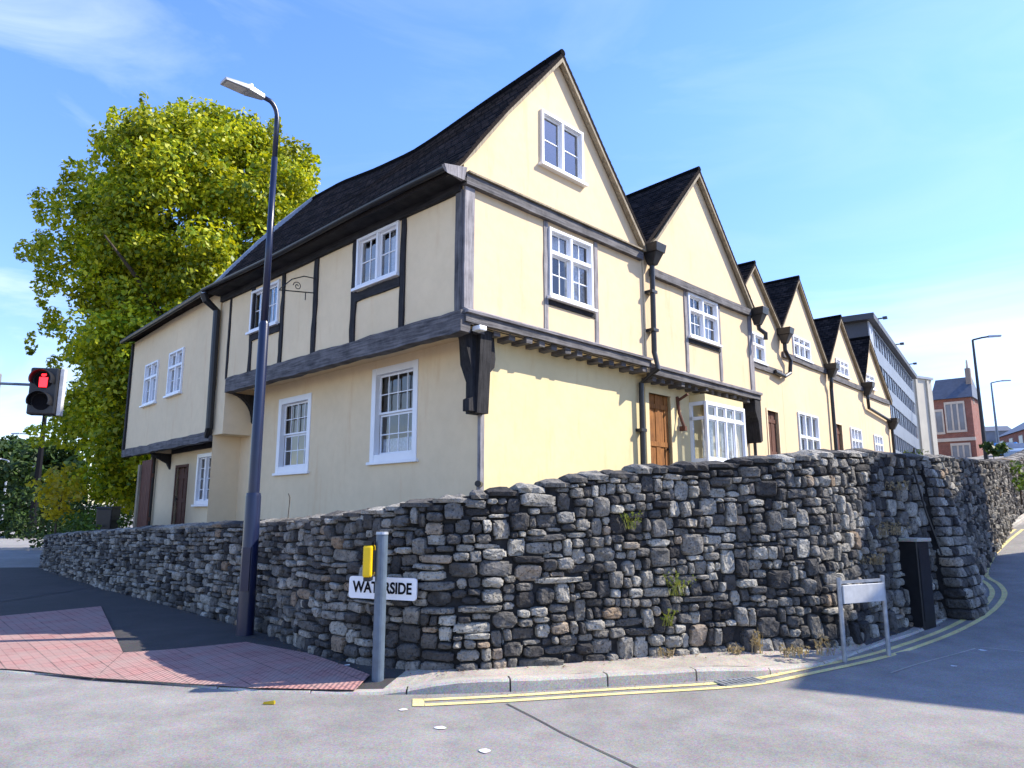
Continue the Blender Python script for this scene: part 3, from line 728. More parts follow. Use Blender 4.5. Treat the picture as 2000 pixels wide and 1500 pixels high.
m = MB(); m.beam(FR, .0, 4.95, -.1, .10, 4.43, 4.56, 0, 24, .014, 9); m.build('jetty_beam', M['timber_grey'], h1)
m = MB(); m.hexa([FR(*q) for q in ((.0,-.02,4.57),(4.95,-.02,4.57),(4.95,.14,4.565),(.0,.14,4.565),(.0,-.02,4.69),(4.95,-.02,4.67),(4.95,.15,4.60),(.0,.15,4.60))]); m.build('weather_board', M['timber_pale'], h1)
for k in range(14):
    a = .42 + .335*k
    m = MB(); m.box(FR, a-.07, a+.07, -.28, -.03+rnd.uniform(0,.10), 4.325+rnd.uniform(-.02,.02), 4.425, .006); m.build('joist', M['timber_grey'], h1)
# dragon-post bracket under the corner
m = MB(); Fd = lambda a, o, z: (.67 - .7071*a + .7071*o, .28 - .7071*a - .7071*o, z)
FB = lambda a, o, z: (a, -o, z)
m.prism(FB, [(.12,4.40),(.80,4.40),(.84,4.0),(.82,3.86),(.62,3.66),(.62,3.12),(.28,3.12),(.28,3.30),(.36,3.34),(.36,3.7)], -.27, -.13)
m.prism(FL, [(.02,4.40),(.55,4.40),(.50,3.9),(.36,3.6),(.36,3.1),(.1,3.1)], -.66, -.42)
m.build('corner_bracket', M['timber_black'], h1)
m = MB(); m.box(FR, .62, .70, -.30, -.23, 1.4, 3.2); m.build('corner_strip', M['timber_pale'], h1)
m = MB(); m.box(FR, .18, .34, .02, .2, 4.31, 4.39); m.build('security_light', M['white'], h1, bevel=.02)
m = MB(); m.tube([(.45,.1,2.02),(.75,.35,2.02)], .05); m.tube([(.66,.3,2.02),(.66,.3,1.5)], .04); m.build('drain_stub', M['black_iron'], h1)
# plaster cove and bracket at the far end of the jetty
m = MB(); m.quad((0,8.12,4.42),(0,8.75,4.42),(0,8.75,3.35),(0,8.12,3.35)); m.quad((0,8.12,3.35),(0,8.75,3.35),(JL,8.75,3.35),(JL,8.12,3.35)); m.quad((0,8.12,4.42),(0,8.12,3.35),(JL,8.12,3.35),(JL,8.12,4.42)); m.quad((0,8.75,4.42),(0,8.75,3.35),(JL,8.75,3.35),(JL,8.75,4.42))
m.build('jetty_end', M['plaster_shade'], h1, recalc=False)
m = MB(); arc = [(.02+.62*math.sin(t*PI/16), 4.28-.62+.62*math.cos(t*PI/16)) for t in range(9)]
m.prism(lambda a, o, z: (a, 8.1-o, z), [(.0,4.28)] + [(JL,4.28)] + [(JL,3.62)] + [(a, z) for a, z in arc[::-1]], 0, .14); m.build('curved_bracket', M['timber_black'], h1)
# windows
window(h1, FR, *w1, mull=(.5,), trans=(.66,), bars=((0,.5,0,.66,2,2),(.5,1,0,.66,2,2),(0,.5,.66,1,2,1),(.5,1,.66,1,2,1)), proud=.05, rec=.02, curtain=((.5,1,0,1),(0,.5,.66,1)), glass='glass')
window(h1, FR, *gw, mull=(.5,), bars=((0,.5,0,1,1,2),(.5,1,0,1,1,2)), proud=.05, rec=.02, glass='glass_sky')
for q, c in zip(lw, (((0,.3,0,1),),((.6,1,0,1),))):
    window(h1, FL, *q, mull=(.5,), bars=((0,.5,0,1,2,2),(.5,1,0,1,2,2)), proud=.05, rec=.02, glass='glass_sky', curtain=c)
for q, c in zip(gwn, (((.2,1,.0,.2),), None)):
    window(h1, FLg, *q, cas=.13, sash=True, bars=((0,1,0,.5,4,2),(0,1,.5,1,4,2)), proud=.02, rec=.07, glass='glass', curtain=c, sill=.04)
# rainwater pipe at the far end of the side front
hp = downpipe(h1, FL, [(8.62,.47,6.66),(8.62,.40,6.5),(8.62,.12,6.3),(8.62,.10,3.5),(8.75,.08,3.36),(8.95,-.3,3.34),(9.05,-.58,3.3)], .085)
# wrought iron sign bracket
ib = MB(); zb = 5.95; 
ib.tube([FL(4.36,.03,zb-.12), FL(4.36,.75,zb-.22)], .012, 6); ib.tube([FL(4.36,.03,zb+.18), FL(4.36,.25,zb+.17), FL(4.36,.5,zb+.05), FL(4.36,.74,zb-.2)], .011, 6)
ib.tube([FL(4.36,.38+.09*math.cos(t*.5)*(1-t*.045), zb-.06+.09*math.sin(t*.5)*(1-t*.045)) for t in range(20)], .009, 6)
ib.tube([FL(4.36,.2,zb-.15), FL(4.36,.2,zb-.3)], .01, 6); ib.tube([FL(4.36,.02,zb-.2), FL(4.36,.02,zb+.25)], .016, 6)
tag(ib.build('iron_sign_bracket', M['black_iron'], None, loc=(HX,HY,0)), 'scrolled black iron sign bracket projecting empty from the timbered side wall', 'bracket').rotation_euler = (0,0,RZ)

# ------------------------------------------------------------------ second jettied house
h2 = thing('timber_framed_house', 'second jettied cream house with plain gable, oak door and white bay window', 'house', (HX, HY, 0), RZ)
g2 = [(4.89,6.95),(5.3,7.2),(7.2,9.38),(9.6,6.56)]
w2 = (6.58,7.88,5.38,6.38)
m = MB(); holed_wall(m, FR, g2, 4.35, [w2], o=-.004); m.build('wall', M['plaster_warm'], h2, recalc=False)
D2 = (5.36,6.18,1.95,4.02)
m = MB(); holed_wall(m, FRg, [(4.9,4.4),(9.72,4.4)], 1.2, [D2], o=-.003); m.build('wall', M['plaster_lemon'], h2, recalc=False)
m = MB(); m.quad((4.91,8,1.2),(9.7,8,1.2),(9.7,8,6.9),(4.91,8,6.9)); m.quad((9.6,0,4.35),(9.6,8,4.35),(9.6,8,6.56),(9.6,0,6.56)); m.quad((9.7,.28,1.2),(9.7,8,1.2),(9.7,8,4.4),(9.7,.28,4.4)); m.quad((4.9,0,4.36),(9.6,0,4.36),(9.6,8,4.36),(4.9,8,4.36)); m.quad((4.9,8,6.9),(9.6,8,6.9),(7.2,8,9.4))
m.build('rear_wall', M['plaster_shade'], h2, recalc=False)
sg2 = lambda y: float(np.interp(y, [-.2,0,2,8], [0,0,-.06,-.1]))
m = MB(); slope(m, FR, [(4.88,7.0),(6.0,8.2),(7.2,9.47)], None, -.125, 8.05, .09, 14, sg2); slope(m, FR, [(9.62,6.62),(8.4,8.05),(7.2,9.47)], None, -.125, 8.05, .09, 14, sg2)
rf2 = m.build('roof', M['roof'], h2, recalc=False)
m = MB(); m.tube([(7.2,-.125,9.47),(7.2,2,9.41),(7.2,8,9.37)], .07, 8); m.build('ridge_tile', M['roof'], rf2)
barge(h2, FR, [(4.95,7.02),(5.3,7.32),(7.2,9.44),(9.62,6.60)], .03, .12, .12, .07)
m = MB(); m.beam(FR, 5.12, 9.45, -.02, .10, 6.38, 6.55, 0, 14, .012, 31); m.build('gable_beam', M['timber_grey'], h2)
for k, a in enumerate((6.5, 7.97)):
    m = MB(); m.beam(FR, a-.05, a+.05, -.02, .018, 4.56, 6.38, 2, 8, .012, 40+k); m.build('stud', M['timber_pale'], h2)
m = MB(); m.beam(FR, 9.42, 9.62, -.02, .02, 4.5, 6.5, 2, 8, .012, 44); m.build('corner_post', M['timber_pale'], h2)
m = MB(); m.box(FR, 6.56, 7.95, -.02, .03, 5.23, 5.32); m.build('window_rail', M['timber_black'], h2)
m = MB(); m.beam(FR, 5.05, 9.72, -.1, .10, 4.30, 4.44, 0, 22, .014, 50); m.build('jetty_beam', M['timber_grey'], h2)
m = MB(); m.hexa([FR(*q) for q in ((5.05,-.02,4.45),(9.72,-.02,4.42),(9.72,.14,4.41),(5.05,.14,4.445),(5.05,-.02,4.57),(9.72,-.02,4.54),(9.72,.15,4.47),(5.05,.15,4.49))]); m.build('weather_board', M['timber_pale'], h2)
for k in range(14):
    a = 5.2 + .33*k
    m = MB(); m.box(FR, a-.06, a+.06, -.28, -.02+rnd.uniform(0,.08), 4.205+rnd.uniform(-.02,.02), 4.297, .006); m.build('joist', M['timber_grey'], h2)
m = MB(); m.prism(FB, [(9.42,4.3),(9.72,4.3),(9.72,3.3),(9.62,3.25),(9.55,3.75),(9.42,4.0)], -.27, .08); m.build('end_bracket', M['timber_black'], h2)
window(h2, FR, *w2, o=-.004, mull=(.5,), trans=(.64,), bars=((0,.5,0,.64,2,2),(.5,1,0,.64,2,2),(0,.5,.64,1,2,1),(.5,1,.64,1,2,1)), proud=.05, rec=.02, curtain=((.5,1,0,.64),))
door(h2, FRg, *D2, -.01, 'door_oak', 5, 'plaster_lemon', .13, label='orange oak boarded front door, lower half in sun')
m = MB(); m.tube([FRg(6.45,.02,4.05), FRg(6.45,.05,3.7), FRg(6.45,.16,3.38)], .035, 8); m.tube([FRg(6.45,.0,3.95), FRg(6.45,.28,4.08)], .03, 8); m.box(FRg, 6.41, 6.49, .06, .2, 3.3, 3.4); m.build('porch_lantern', M['door_brown'], h2)
# bay window
bw = MB(); B0, B1, BZ0, BZ1, BP = 6.95, 8.74, 2.66, 3.98, .42
FBs = lambda a, o, z: FRg(B0 - o, BP - a, z)
wb = window(h2, lambda a, o, z: FRg(a, BP + o, z), B0, B1, BZ0, BZ1, o=0, mull=(.25,.5,.75), trans=(.76,), proud=.0, rec=.03, cas=.08, curtain=((0,.25,0,.76),(.5,.75,0,.76)), name='bay_window', glass='glass')
for a in (B0, B1-.06):
    sd = MB()
    for z0, z1 in ((BZ0,BZ0+.08),(BZ1-.08,BZ1),(BZ0+.92,BZ0+.99)): sd.box(FRg, a, a+.06, .0, BP-.075, z0, z1)
    sd.box(FRg, a, a+.06, .0, .07, BZ0+.08, BZ1-.08); sd.build('side_light', M['white'], wb)
for a in (B0+.03, B1-.03):
    sp = MB(); sp.quad(FRg(a,.07,BZ0+.08), FRg(a,BP-.07,BZ0+.08), FRg(a,BP-.07,BZ1-.08), FRg(a,.07,BZ1-.08))
    sp.build('side_pane', M['glass_sky'], wb, recalc=False)
m = MB(); m.box(FRg, B0+.02, B1-.02, .0, BP-.03, 1.5, BZ0-.06); m.build('bay_plinth', M['plaster_lemon'], h2)
m = MB(); m.box(FRg, B0+.02, B1-.02, .0, BP-.03, BZ1+.003, 4.14); m.build('bay_top', M['plaster_lemon'], h2)
dp = downpipe(h2, FR, [(5.03,.14,6.6),(5.03,.12,4.75),(5.03,.2,4.4),(4.98,-.18,4.15),(4.97,-.2,1.2)], .055, [(5.03,.12,6.0),(5.03,.12,5.2),(4.97,-.2,3.2)])
hopper(dp, FR, 5.03, 6.80, .14)
dp = downpipe(h2, FR, [(9.7,.14,6.3),(9.76,.14,6.1),(9.76,.30,5.95),(9.78,.28,5.8)], .055); hopper(dp, FR, 9.68, 6.42, .14, .29)
downpipe(h2, FR, [(9.82,-.18,3.9),(9.82,-.18,1.5)], .04)

# ------------------------------------------------------------------ row of smaller gabled cottages
P0 = (5.83, 17.626); AZ3 = math.radians(42); RZ3 = PI/2 - AZ3
def cottage(label, a0, a1, apex, zl, zr, za, holes, wins, dr=None, beam=None, rear=7, off=0):
    """flush-fronted gabled cottage; holes/wins share the same order"""
    h = thing('gabled_cottage', label, 'house', (P0[0], P0[1], 0), RZ3, group='row of gabled cottages up the hill')
    F = lambda a, o, z: (a, -o - off, z)
    prof = [(a0, zl), (apex, za), (a1, zr)]
    hs = [w[:4] for w in wins] + ([dr] if dr else [])
    m = MB(); holed_wall(m, F, prof, 1.2, hs); m.build('wall', M['plaster_warm'], h, recalc=False)
    m = MB(); m.quad((a0,rear,1.2),(a1,rear,1.2),(a1,rear,zr),(apex,rear,za),(a0,rear,zl)); m.quad((a1,0,1.2),(a1,rear,1.2),(a1,rear,zr),(a1,0,zr)); m.quad((a0,0,1.2),(a0,rear,1.2),(a0,rear,zl),(a0,0,zl)); m.build('rear_wall', M['plaster_shade'], h, recalc=False)
    m = MB(); slope(m, F, [(a0-.02,zl+.06),((a0+apex)/2,(zl+za)/2+.06),(apex,za+.09)], None, -.11, rear, .08, 8); slope(m, F, [(a1+.02,zr+.06),((a1+apex)/2,(zr+za)/2+.06),(apex,za+.09)], None, -.11, rear, .08, 8)
    rf = m.build('roof', M['roof'], h, recalc=False)
    m = MB(); m.tube([F(apex,.11,za+.09), F(apex,-rear,za+.09)], .06, 8); m.build('ridge_tile', M['roof'], rf)
    barge(h, F, [(a0,zl+.04),(apex,za+.07),(a1,zr+.04)], .02, .105, .11, .05)
    for w in wins: window(h, F, *w[:4], **w[4])
    if dr: door(h, F, *dr, -.01, 'door_brown', 4, 'plaster_shade', .06)
    if beam:
        b0, b1, z = beam; m = MB(); m.beam(F, b0, b1, -.02, .06, z-.09, z+.07, 0, 8, .012, b0); m.build('gable_beam', M['timber_grey'], h)
    return h, F
cas2 = dict(mull=(.5,), trans=(.6,), proud=.04, rec=.02, curtain=((0,1,0,1),))
cas3 = dict(mull=(.34,.67), trans=(.66,), proud=.04, rec=.02, curtain=((0,.34,0,1),(.67,1,0,1)))
c3, F3 = cottage('narrow cream gabled cottage tucked behind the edge of the second jettied house', -.78, 2.36, .80, 6.5, 6.62, 8.03, None, [(.10,1.28,5.44,6.2,cas2)], (1.22,1.92,2.0,4.22), (-.1,2.3,5.34))
c4, F4 = cottage('cream gabled cottage with dark beam under its first floor gable, second in the row', 2.37, 6.03, 3.98, 6.62, 6.1, 8.42, None, [(3.36,4.70,6.03,6.66,cas3),(3.34,4.92,2.4,4.4,cas3)], None, (2.5,5.95,5.93))
c5, F5 = cottage('cream gabled cottage with brown door beside a thin black downpipe', 6.04, 9.66, 7.64, 6.1, 6.02, 7.97, None, [(7.0,8.2,6.02,6.55,cas3),(7.92,9.05,3.2,4.36,cas3)], (6.38,7.08,2.3,4.34), (6.2,9.6,5.84))
c6, F6 = cottage('last and smallest cream gable at the end of the row beside the grey block', 9.67, 12.98, 10.74, 6.02, 5.75, 7.82, None, [(10.1,11.1,6.0,6.5,cas2),(10.5,11.5,3.4,4.32,cas3)], None, (9.8,12.9,5.72))
dp = downpipe(c4, F4, [(2.4,.14,6.3),(2.4,.14,6.0),(2.75,.14,5.75),(2.7,.12,5.4),(2.3,.12,5.25),(1.7,.10,5.3)], .055); hopper(dp, F4, 2.38, 6.42, .14, .28)
dp = downpipe(c5, F5, [(6.02,.14,5.9),(6.02,.14,5.6),(6.1,.1,5.4),(6.1,.1,1.6)], .055); hopper(dp, F5, 6.02, 5.98, .14, .28)
dp = downpipe(c6, F6, [(9.72,.14,5.8),(9.72,.14,5.5),(9.9,.1,5.2),(12.5,.1,4.98),(12.62,.1,4.8),(12.62,.1,1.8)], .055); hopper(dp, F6, 9.7, 5.88, .14, .28); hopper(dp, F6, 12.62, 4.9, .1, .3)

# ------------------------------------------------------------------ annexe at the far end of the side front
AX = (-6.988, 16.601); AZA = math.radians(-43); RZA = -PI/2 - AZA
# local frame: x runs back towards the corner house, so the far end is at negative x; y inward
an = thing('annexe', 'plain cream annexe with overhanging upper floor and small white windows, beside the big tree', 'house', (AX[0], AX[1], 0), PI/2 - AZA - PI)
FA = lambda s, o, z: (-s, -o, z)
FAg = lambda s, o, z: (-s, .6-o, z)
wa = [(4.28,5.42,4.62,5.82),(2.26,3.36,4.66,5.84)]
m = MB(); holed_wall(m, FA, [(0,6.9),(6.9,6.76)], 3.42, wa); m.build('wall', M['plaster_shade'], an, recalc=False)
DA = (3.14,3.98,1.0,2.80); WA = (.68,2.36,1.79,3.08)
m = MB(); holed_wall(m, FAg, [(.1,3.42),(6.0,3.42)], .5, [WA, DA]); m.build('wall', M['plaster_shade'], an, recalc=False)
m = MB(); m.quad((-6.9,0,3.4),(-6.9,5,3.4),(-6.9,5,6.9),(-6.9,0,6.76)); m.quad((-6.0,.6,.5),(-6.0,5,.5),(-6.0,5,3.42),(-6.0,.6,3.42)); m.quad((0,5,.5),(-6.9,5,.5),(-6.9,5,7.6),(0,5,7.7)); m.quad((0,0,3.40),(-6.9,0,3.40),(-6.9,5,3.40),(0,5,3.40)); m.quad((0,0,3.4),(0,5,3.4),(0,5,7.4),(0,0,6.9))
m.build('rear_wall', M['plaster_shade'], an, recalc=False)
m = MB(); slope(m, lambda a, o, z: (o, a, z), [(-.3,6.86),(2.5,7.35),(5.2,7.8)], None, -.1, 7.05, .09, 10); m.build('roof', M['roof'], an, recalc=False)
m = MB(); m.tube([FA(-.05,.34,6.80), FA(3,.34,6.77), FA(7.0,.34,6.74)], .06, 8); m.build('gutter', M['black_iron'], an)
m = MB(); m.beam(FA, -.05, 6.95, -.1, .06, 3.22, 3.44, 0, 24, .035, 61); m.build('jetty_beam', M['timber_grey'], an)
m = MB(); m.beam(FA, 6.86, 6.98, -.1, .06, 3.44, 6.72, 2, 10, .02, 62); m.build('corner_post', M['timber_black'], an)
m = MB(); m.beam(FAg, .08, 4.4, -.02, .05, 3.2, 3.4, 0, 10, .015, 63); m.build('wall_plate', M['timber_black'], an)
m = MB(); m.prism(lambda a, o, z: (-4.5-o, a, z), [(.02,3.22),(.6,3.22),(.6,2.78),(.5,2.95),(.3,3.05)], 0, .14); m.build('bracket', M['timber_black'], an)
downpipe(an, FAg, [(.28,.1,3.36),(.28,.1,.8)], .06, [(.28,.1,2.2)]); downpipe(an, FAg, [(5.75,.1,3.3),(5.75,.1,.8)], .07)
for q in wa: window(an, FA, *q, mull=(.5,), trans=(.66,), bars=((0,.5,.0,.66,1,2),(.5,1,0,.66,1,2)), proud=.05, rec=.02, curtain=((0,1,0,1),), glass='glass_sky')
window(an, FAg, *WA, mull=(.34,.67), bars=((0,.34,0,1,2,4),(.34,.67,0,1,2,4),(.67,1,0,1,2,4)), proud=.05, rec=.02, cas=.1, curtain=((0,.3,0,1),))
door(an, FAg, *DA, -.01, 'door_brown', 4, 'door_brown', .07)

# ------------------------------------------------------------------ vegetation
rs = np.random.RandomState(11)
def leaf_cloud(name, clumps, per, size, mat, parent=None, loc=(0,0,0), up=.35):
    """clumps: (x,y,z,rx,rz); many folded leaf faces spread through the clumps' volume"""
    V = []; 
    for (cx, cy, cz, rx, rz) in clumps:
        n = int(per * (rx*rx*rz) ** .5 + 3)
        d = rs.normal(size=(n, 3)); d /= np.linalg.norm(d, axis=1)[:, None]
        rad = rs.uniform(.35, 1.05, n) ** .6
        p = np.stack([cx + d[:,0]*rad*rx, cy + d[:,1]*rad*rx, cz + d[:,2]*rad*rz], 1)
        nn = d * .55 + rs.normal(size=(n, 3)) * .55 + np.array([0, 0, up]); nn /= np.linalg.norm(nn, axis=1)[:, None]
        t = np.cross(nn, rs.normal(size=(n, 3))); t /= np.linalg.norm(t, axis=1)[:, None]; b = np.cross(nn, t)
        s = rs.uniform(.65, 1.25, n)[:, None] * size
        q = np.stack([p - t*s*.55, p + b*s*.36 + t*s*.02 + nn*s*.07, p + t*s*.6, p - b*s*.36 + t*s*.02 + nn*s*.07], 1)
        V.append(q)
    V = np.concatenate(V).reshape(-1, 3); nf = len(V)//4
    me = bpy.data.meshes.new(name); me.vertices.add(len(V)); me.vertices.foreach_set('co', V.ravel().astype(np.float32))
    me.loops.add(nf*4); me.loops.foreach_set('vertex_index', np.arange(nf*4, dtype=np.int32)); me.polygons.add(nf)
    me.polygons.foreach_set('loop_start', np.arange(0, nf*4, 4, dtype=np.int32)); me.update(calc_edges=True); me.validate()
    me.materials.append(mat); o = bpy.data.objects.new(name, me); col.objects.link(o); o.location = loc
    if parent: o.parent = parent
    return o
def trunk(par, h, r, limbs, spread, name='trunk'):
    m = MB(); pts = [(noise.noise((k*.5, 1, 2))*.12*k*.3, noise.noise((k*.5, 7, 2))*.12*k*.3, h*k/6 - .15) for k in range(7)]
    m.tube(pts, [r*1.3] + [r*(1-.11*k) for k in range(1, 7)], 10); m.build(name, M['bark'], par, smooth=True)
    for k in range(limbs):
        a = 2*PI*k/limbs + rnd.uniform(-.4, .4); z0 = h*rnd.uniform(.45, .95); L = spread*rnd.uniform(.55, .95); m = MB()
        m.tube([(0,0,z0), (math.cos(a)*L*.35, math.sin(a)*L*.35, z0+L*.35), (math.cos(a)*L*.7, math.sin(a)*L*.7, z0+L*.62), (math.cos(a)*L, math.sin(a)*L, z0+L*.8)], [r*.42, r*.3, r*.18, r*.06], 7); m.build('limb', M['bark'], par, smooth=True)

TX, TY = -12.1, 27.5
big = thing('maple_tree', 'huge round broadleaf tree, sunlit yellow green on top, towering behind the annexe', 'tree', (TX, TY, .3))
trunk(big, 7, .42, 8, 6)
PR = [(1.4,3.2),(2.5,4.7),(4.5,5.4),(7,5.7),(9,5.5),(11.5,5.9),(13.5,5.6),(15,4.7),(16.2,3.4),(17.0,1.9),(17.8,.5)]
cl = []
while len(cl) < 700:
    z = rs.uniform(1.6, 17.2); R = float(np.interp(z, [q[0] for q in PR], [q[1] for q in PR])) - .55
    if rs.uniform(0, 6) > R: continue
    a = rs.uniform(0, 2*PI); k = rs.uniform(.45, 1.0) ** .5
    lob = .86 + .09*math.sin(a*5 + z*.8) + .08*math.sin(a*9 - z*1.7)
    rx = rs.uniform(.6, 1.15); cl.append((math.cos(a)*R*k*lob, math.sin(a)*R*k*lob, z, rx, rx*rs.uniform(.5, .75)))
for px, py in ((225,212),(290,200),(352,190),(455,222),(540,235),(600,290),(640,345),(175,295),(130,350),(95,440),(62,455),(85,570),(72,660),(110,760),(590,262)):
    p = at(px, py + 14, TY)
    for k in range(4): cl.append((p[0]-TX + rs.uniform(-.25,.25), rs.uniform(-1.2,1.2), p[2]-.3-.05 - k*.5, .20+.13*k, .5))
def px_left(c): return 1000 + FPX*(TX + c[0] - c[3]) / ((TY + c[1])*cP + (c[2] + .3 - HC)*sP)
cl = [c for c in cl if px_left(c) > 26 + 10*math.sin(c[2]*2.1)]
leaf_cloud('crown', cl, 430, .175, M['leaf'], big)

def simple_tree(label, x, y, z, h, r, mat, n=40, size=.3, name='broadleaf_tree', group=None, per=120, low=.15):
    t = thing(name, label, 'tree', (x, y, z), group=group); trunk(t, h*.5, .03*h, 3, r*.8)
    c = []
    for k in range(n):
        q = rs.uniform(low, 1); R = r*math.sin(PI*min(.97, .12 + .8*q))**.7; a = rs.uniform(0, 2*PI); kk = rs.uniform(.2, 1)**.5
        rx = r*rs.uniform(.18, .34); c.append((math.cos(a)*R*kk*.85, math.sin(a)*R*kk*.85, h*q - rx*.5, rx, rx*.7))
    leaf_cloud('crown', c, per, size, mat, t); return t
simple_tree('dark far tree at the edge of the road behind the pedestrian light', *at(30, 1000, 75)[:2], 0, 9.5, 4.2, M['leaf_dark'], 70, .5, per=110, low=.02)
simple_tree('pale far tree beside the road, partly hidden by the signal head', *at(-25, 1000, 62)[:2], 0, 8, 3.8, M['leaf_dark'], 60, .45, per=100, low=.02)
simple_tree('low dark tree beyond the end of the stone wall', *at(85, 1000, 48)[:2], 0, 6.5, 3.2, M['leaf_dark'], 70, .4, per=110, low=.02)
sh = thing('golden_shrub', 'bright yellow leaved shrub glowing below the big tree', 'shrub', (*at(112, 1000, 24)[:2], .6)); 
m = MB(); m.tube([(0,0,-.6),(0,0,.6),(.1,0,1.6)], [.05,.04,.02], 6); m.build('stem', M['bark'], sh)
leaf_cloud('foliage', [(rs.uniform(-.5,.5), rs.uniform(-.4,.4), rs.uniform(.8,2.6), .38, .32) for k in range(16)], 150, .17, M['leaf_yellow'], sh)
hd = thing('garden_hedge', 'low clipped green hedge behind the far end of the stone wall', 'hedge', (*at(185, 1000, 21)[:2], .6)); hd.rotation_euler = (0,0,math.radians(-48))
leaf_cloud('foliage', [(rs.uniform(-2.2,2.2), rs.uniform(-.4,.4), rs.uniform(-.3,.85), .42, .32) for k in range(70)], 150, .11, M['leaf_hedge'], hd)
m = MB(); m.tube([(-2,0,-.6),(-2,0,.3)], .04, 6); m.tube([(-.6,0,-.6),(-.6,0,.4)], .04, 6); m.tube([(1,0,-.6),(1,0,.4)], .04, 6); m.build('stems', M['bark'], hd)['kind'] = 'stuff'
def bush(label, px, py, Y, r, mat, h=1.0, z=None, per=140, size=.13):
    p = at(px, py, Y); b = thing('roadside_bush', label, 'bush', (p[0], p[1], p[2]))
    leaf_cloud('foliage', [(rs.uniform(-r,r), rs.uniform(-r,r)*.7, rs.uniform(0,r*1.2)*h, r*.45, r*.4) for k in range(16)], per, size, mat, b)
    m = MB()
    m.tube([(0,0,-.5),(0,0,r*.5),(.1*r,0,r)], [.03,.02,.01], 6); m.build('stem', M['bark'], b); return b
bush('round green bush overhanging the top of the wall at the road edge', 1992, 952, 21, .55, M['leaf_hedge'])
bush('feathery pale green growth on the wall top by the bend', 1785, 893, 10.9, .14, M['weed_green'], .6, size=.045)
bush('dark bush on the skyline between the two distant lamp posts', 1940, 886, 46, .6, M['leaf_dark'], .7, size=.3)

def weed(label, px=None, py=None, pos=None, n=14, h=.22, mat='straw', spread=.09, droop=.6, group='dry weeds along the foot of the wall'):
    p = pos or g(px, py, .09); m = MB()
    for k in range(n):
        a = rnd.uniform(0, 2*PI); L = h*rnd.uniform(.5, 1.1); dx, dy = math.cos(a)*L*droop*rnd.uniform(.2,1), math.sin(a)*L*droop*rnd.uniform(.2,1); bx, by = rnd.uniform(-spread, spread), rnd.uniform(-spread, spread)*.5; w = .004
        nx_, ny_ = -math.sin(a)*w, math.cos(a)*w
        m.quad((bx-nx_,by-ny_,0), (bx+nx_,by+ny_,0), (bx+dx*.5+nx_*.9,by+dy*.5+ny_*.9,L*.65), (bx+dx*.5-nx_*.9,by+dy*.5-ny_*.9,L*.65))
        m.quad((bx+dx*.5-nx_*.9,by+dy*.5-ny_*.9,L*.65), (bx+dx*.5+nx_*.9,by+dy*.5+ny_*.9,L*.65), (bx+dx+nx_*.2,by+dy+ny_*.2,L), (bx+dx-nx_*.2,by+dy-ny_*.2,L))
        for q in range(3):
            t = rnd.uniform(.35, 1); c = (bx+dx*t*.8, by+dy*t*.8, L*t); e = rnd.uniform(.012,.026); an = rnd.uniform(0, PI)
            m.quad((c[0]-e*math.cos(an),c[1]-e*math.sin(an),c[2]), (c[0],c[1],c[2]-e*.5), (c[0]+e*math.cos(an),c[1]+e*math.sin(an),c[2]+e*.4), (c[0],c[1],c[2]+e*.7))
    return tag(m.build('dry_weed', M[mat], recalc=False, loc=p), label, 'weed', group)
def on_wall(x, y, z, o=.09): s = s_near(x, y); q = PW(s, o, z); return (q[0]+WO.x, q[1]+WO.y, q[2]+WO.z)
weed('dry stalks at the foot of the wall just beside the metal stake', 1012, 1300, h=.2, n=10)
weed('short dry weeds at the wall foot above the cracked kerb joint', 1105, 1297, h=.14, n=12)
weed('low reddish weeds at the wall foot above the middle kerbstones', 1300, 1288, h=.12, n=16)
weed('straw weeds at the wall foot above the gully grate', 1440, 1280, h=.12, n=18)
weed('tall brown dry tuft at the wall foot short of the street name board', 1478, 1277, h=.28, n=20, spread=.06, droop=.35)
weed('pale straw tuft beside the street name board post', 1610, 1280, h=.2, n=24, spread=.1)
weed('straw grass patch at the wall foot between grate and name board', 1555, 1284, h=.11, n=30, spread=.14)
weed('yellow green fern rooted halfway up the sunny wall face', pos=on_wall(1.75, 8.0, .72), n=26, h=.26, mat='weed_green', spread=.08, droop=1.1, group='plants rooted in the wall face')
weed('small dry plant rooted low in the sunny wall face', pos=on_wall(1.62, 7.95, .42), n=16, h=.18, mat='weed_green', spread=.06, droop=1.1, group='plants rooted in the wall face')
weed('grey green plant rooted high in the wall face above the grate', pos=on_wall(1.3, 7.85, 1.42), n=14, h=.2, mat='weed_green', spread=.06, droop=1.1, group='plants rooted in the wall face')
weed('broad straw coloured growth hanging on the wall by the dark cabinet', pos=on_wall(5.0, 9.8, 1.3), n=70, h=.17, mat='straw', spread=.22, droop=1.0, group='plants rooted in the wall face')
weed('second straw growth on the wall above the street name board', pos=on_wall(4.5, 9.35, .95), n=50, h=.14, mat='straw', spread=.18, droop=1.0, group='plants rooted in the wall face')
weed('dry growth along the upper wall near the bend', pos=on_wall(5.3, 10.05, 1.9), n=50, h=.13, mat='straw', spread=.2, droop=1.0, group='plants rooted in the wall face')
tw = MB(); p0 = g(563, 1020) ; 
q = at(563, 1003, 8.85); tw.tube([(0,0,0),(.01,0,.25),(-.01,0,.3)], .006, 5); tag(tw.build('bare_twig', M['bark'], loc=(q[0], q[1], q[2]-.06)), 'thin bare twig standing on the wall top near the lamp post', 'twig')
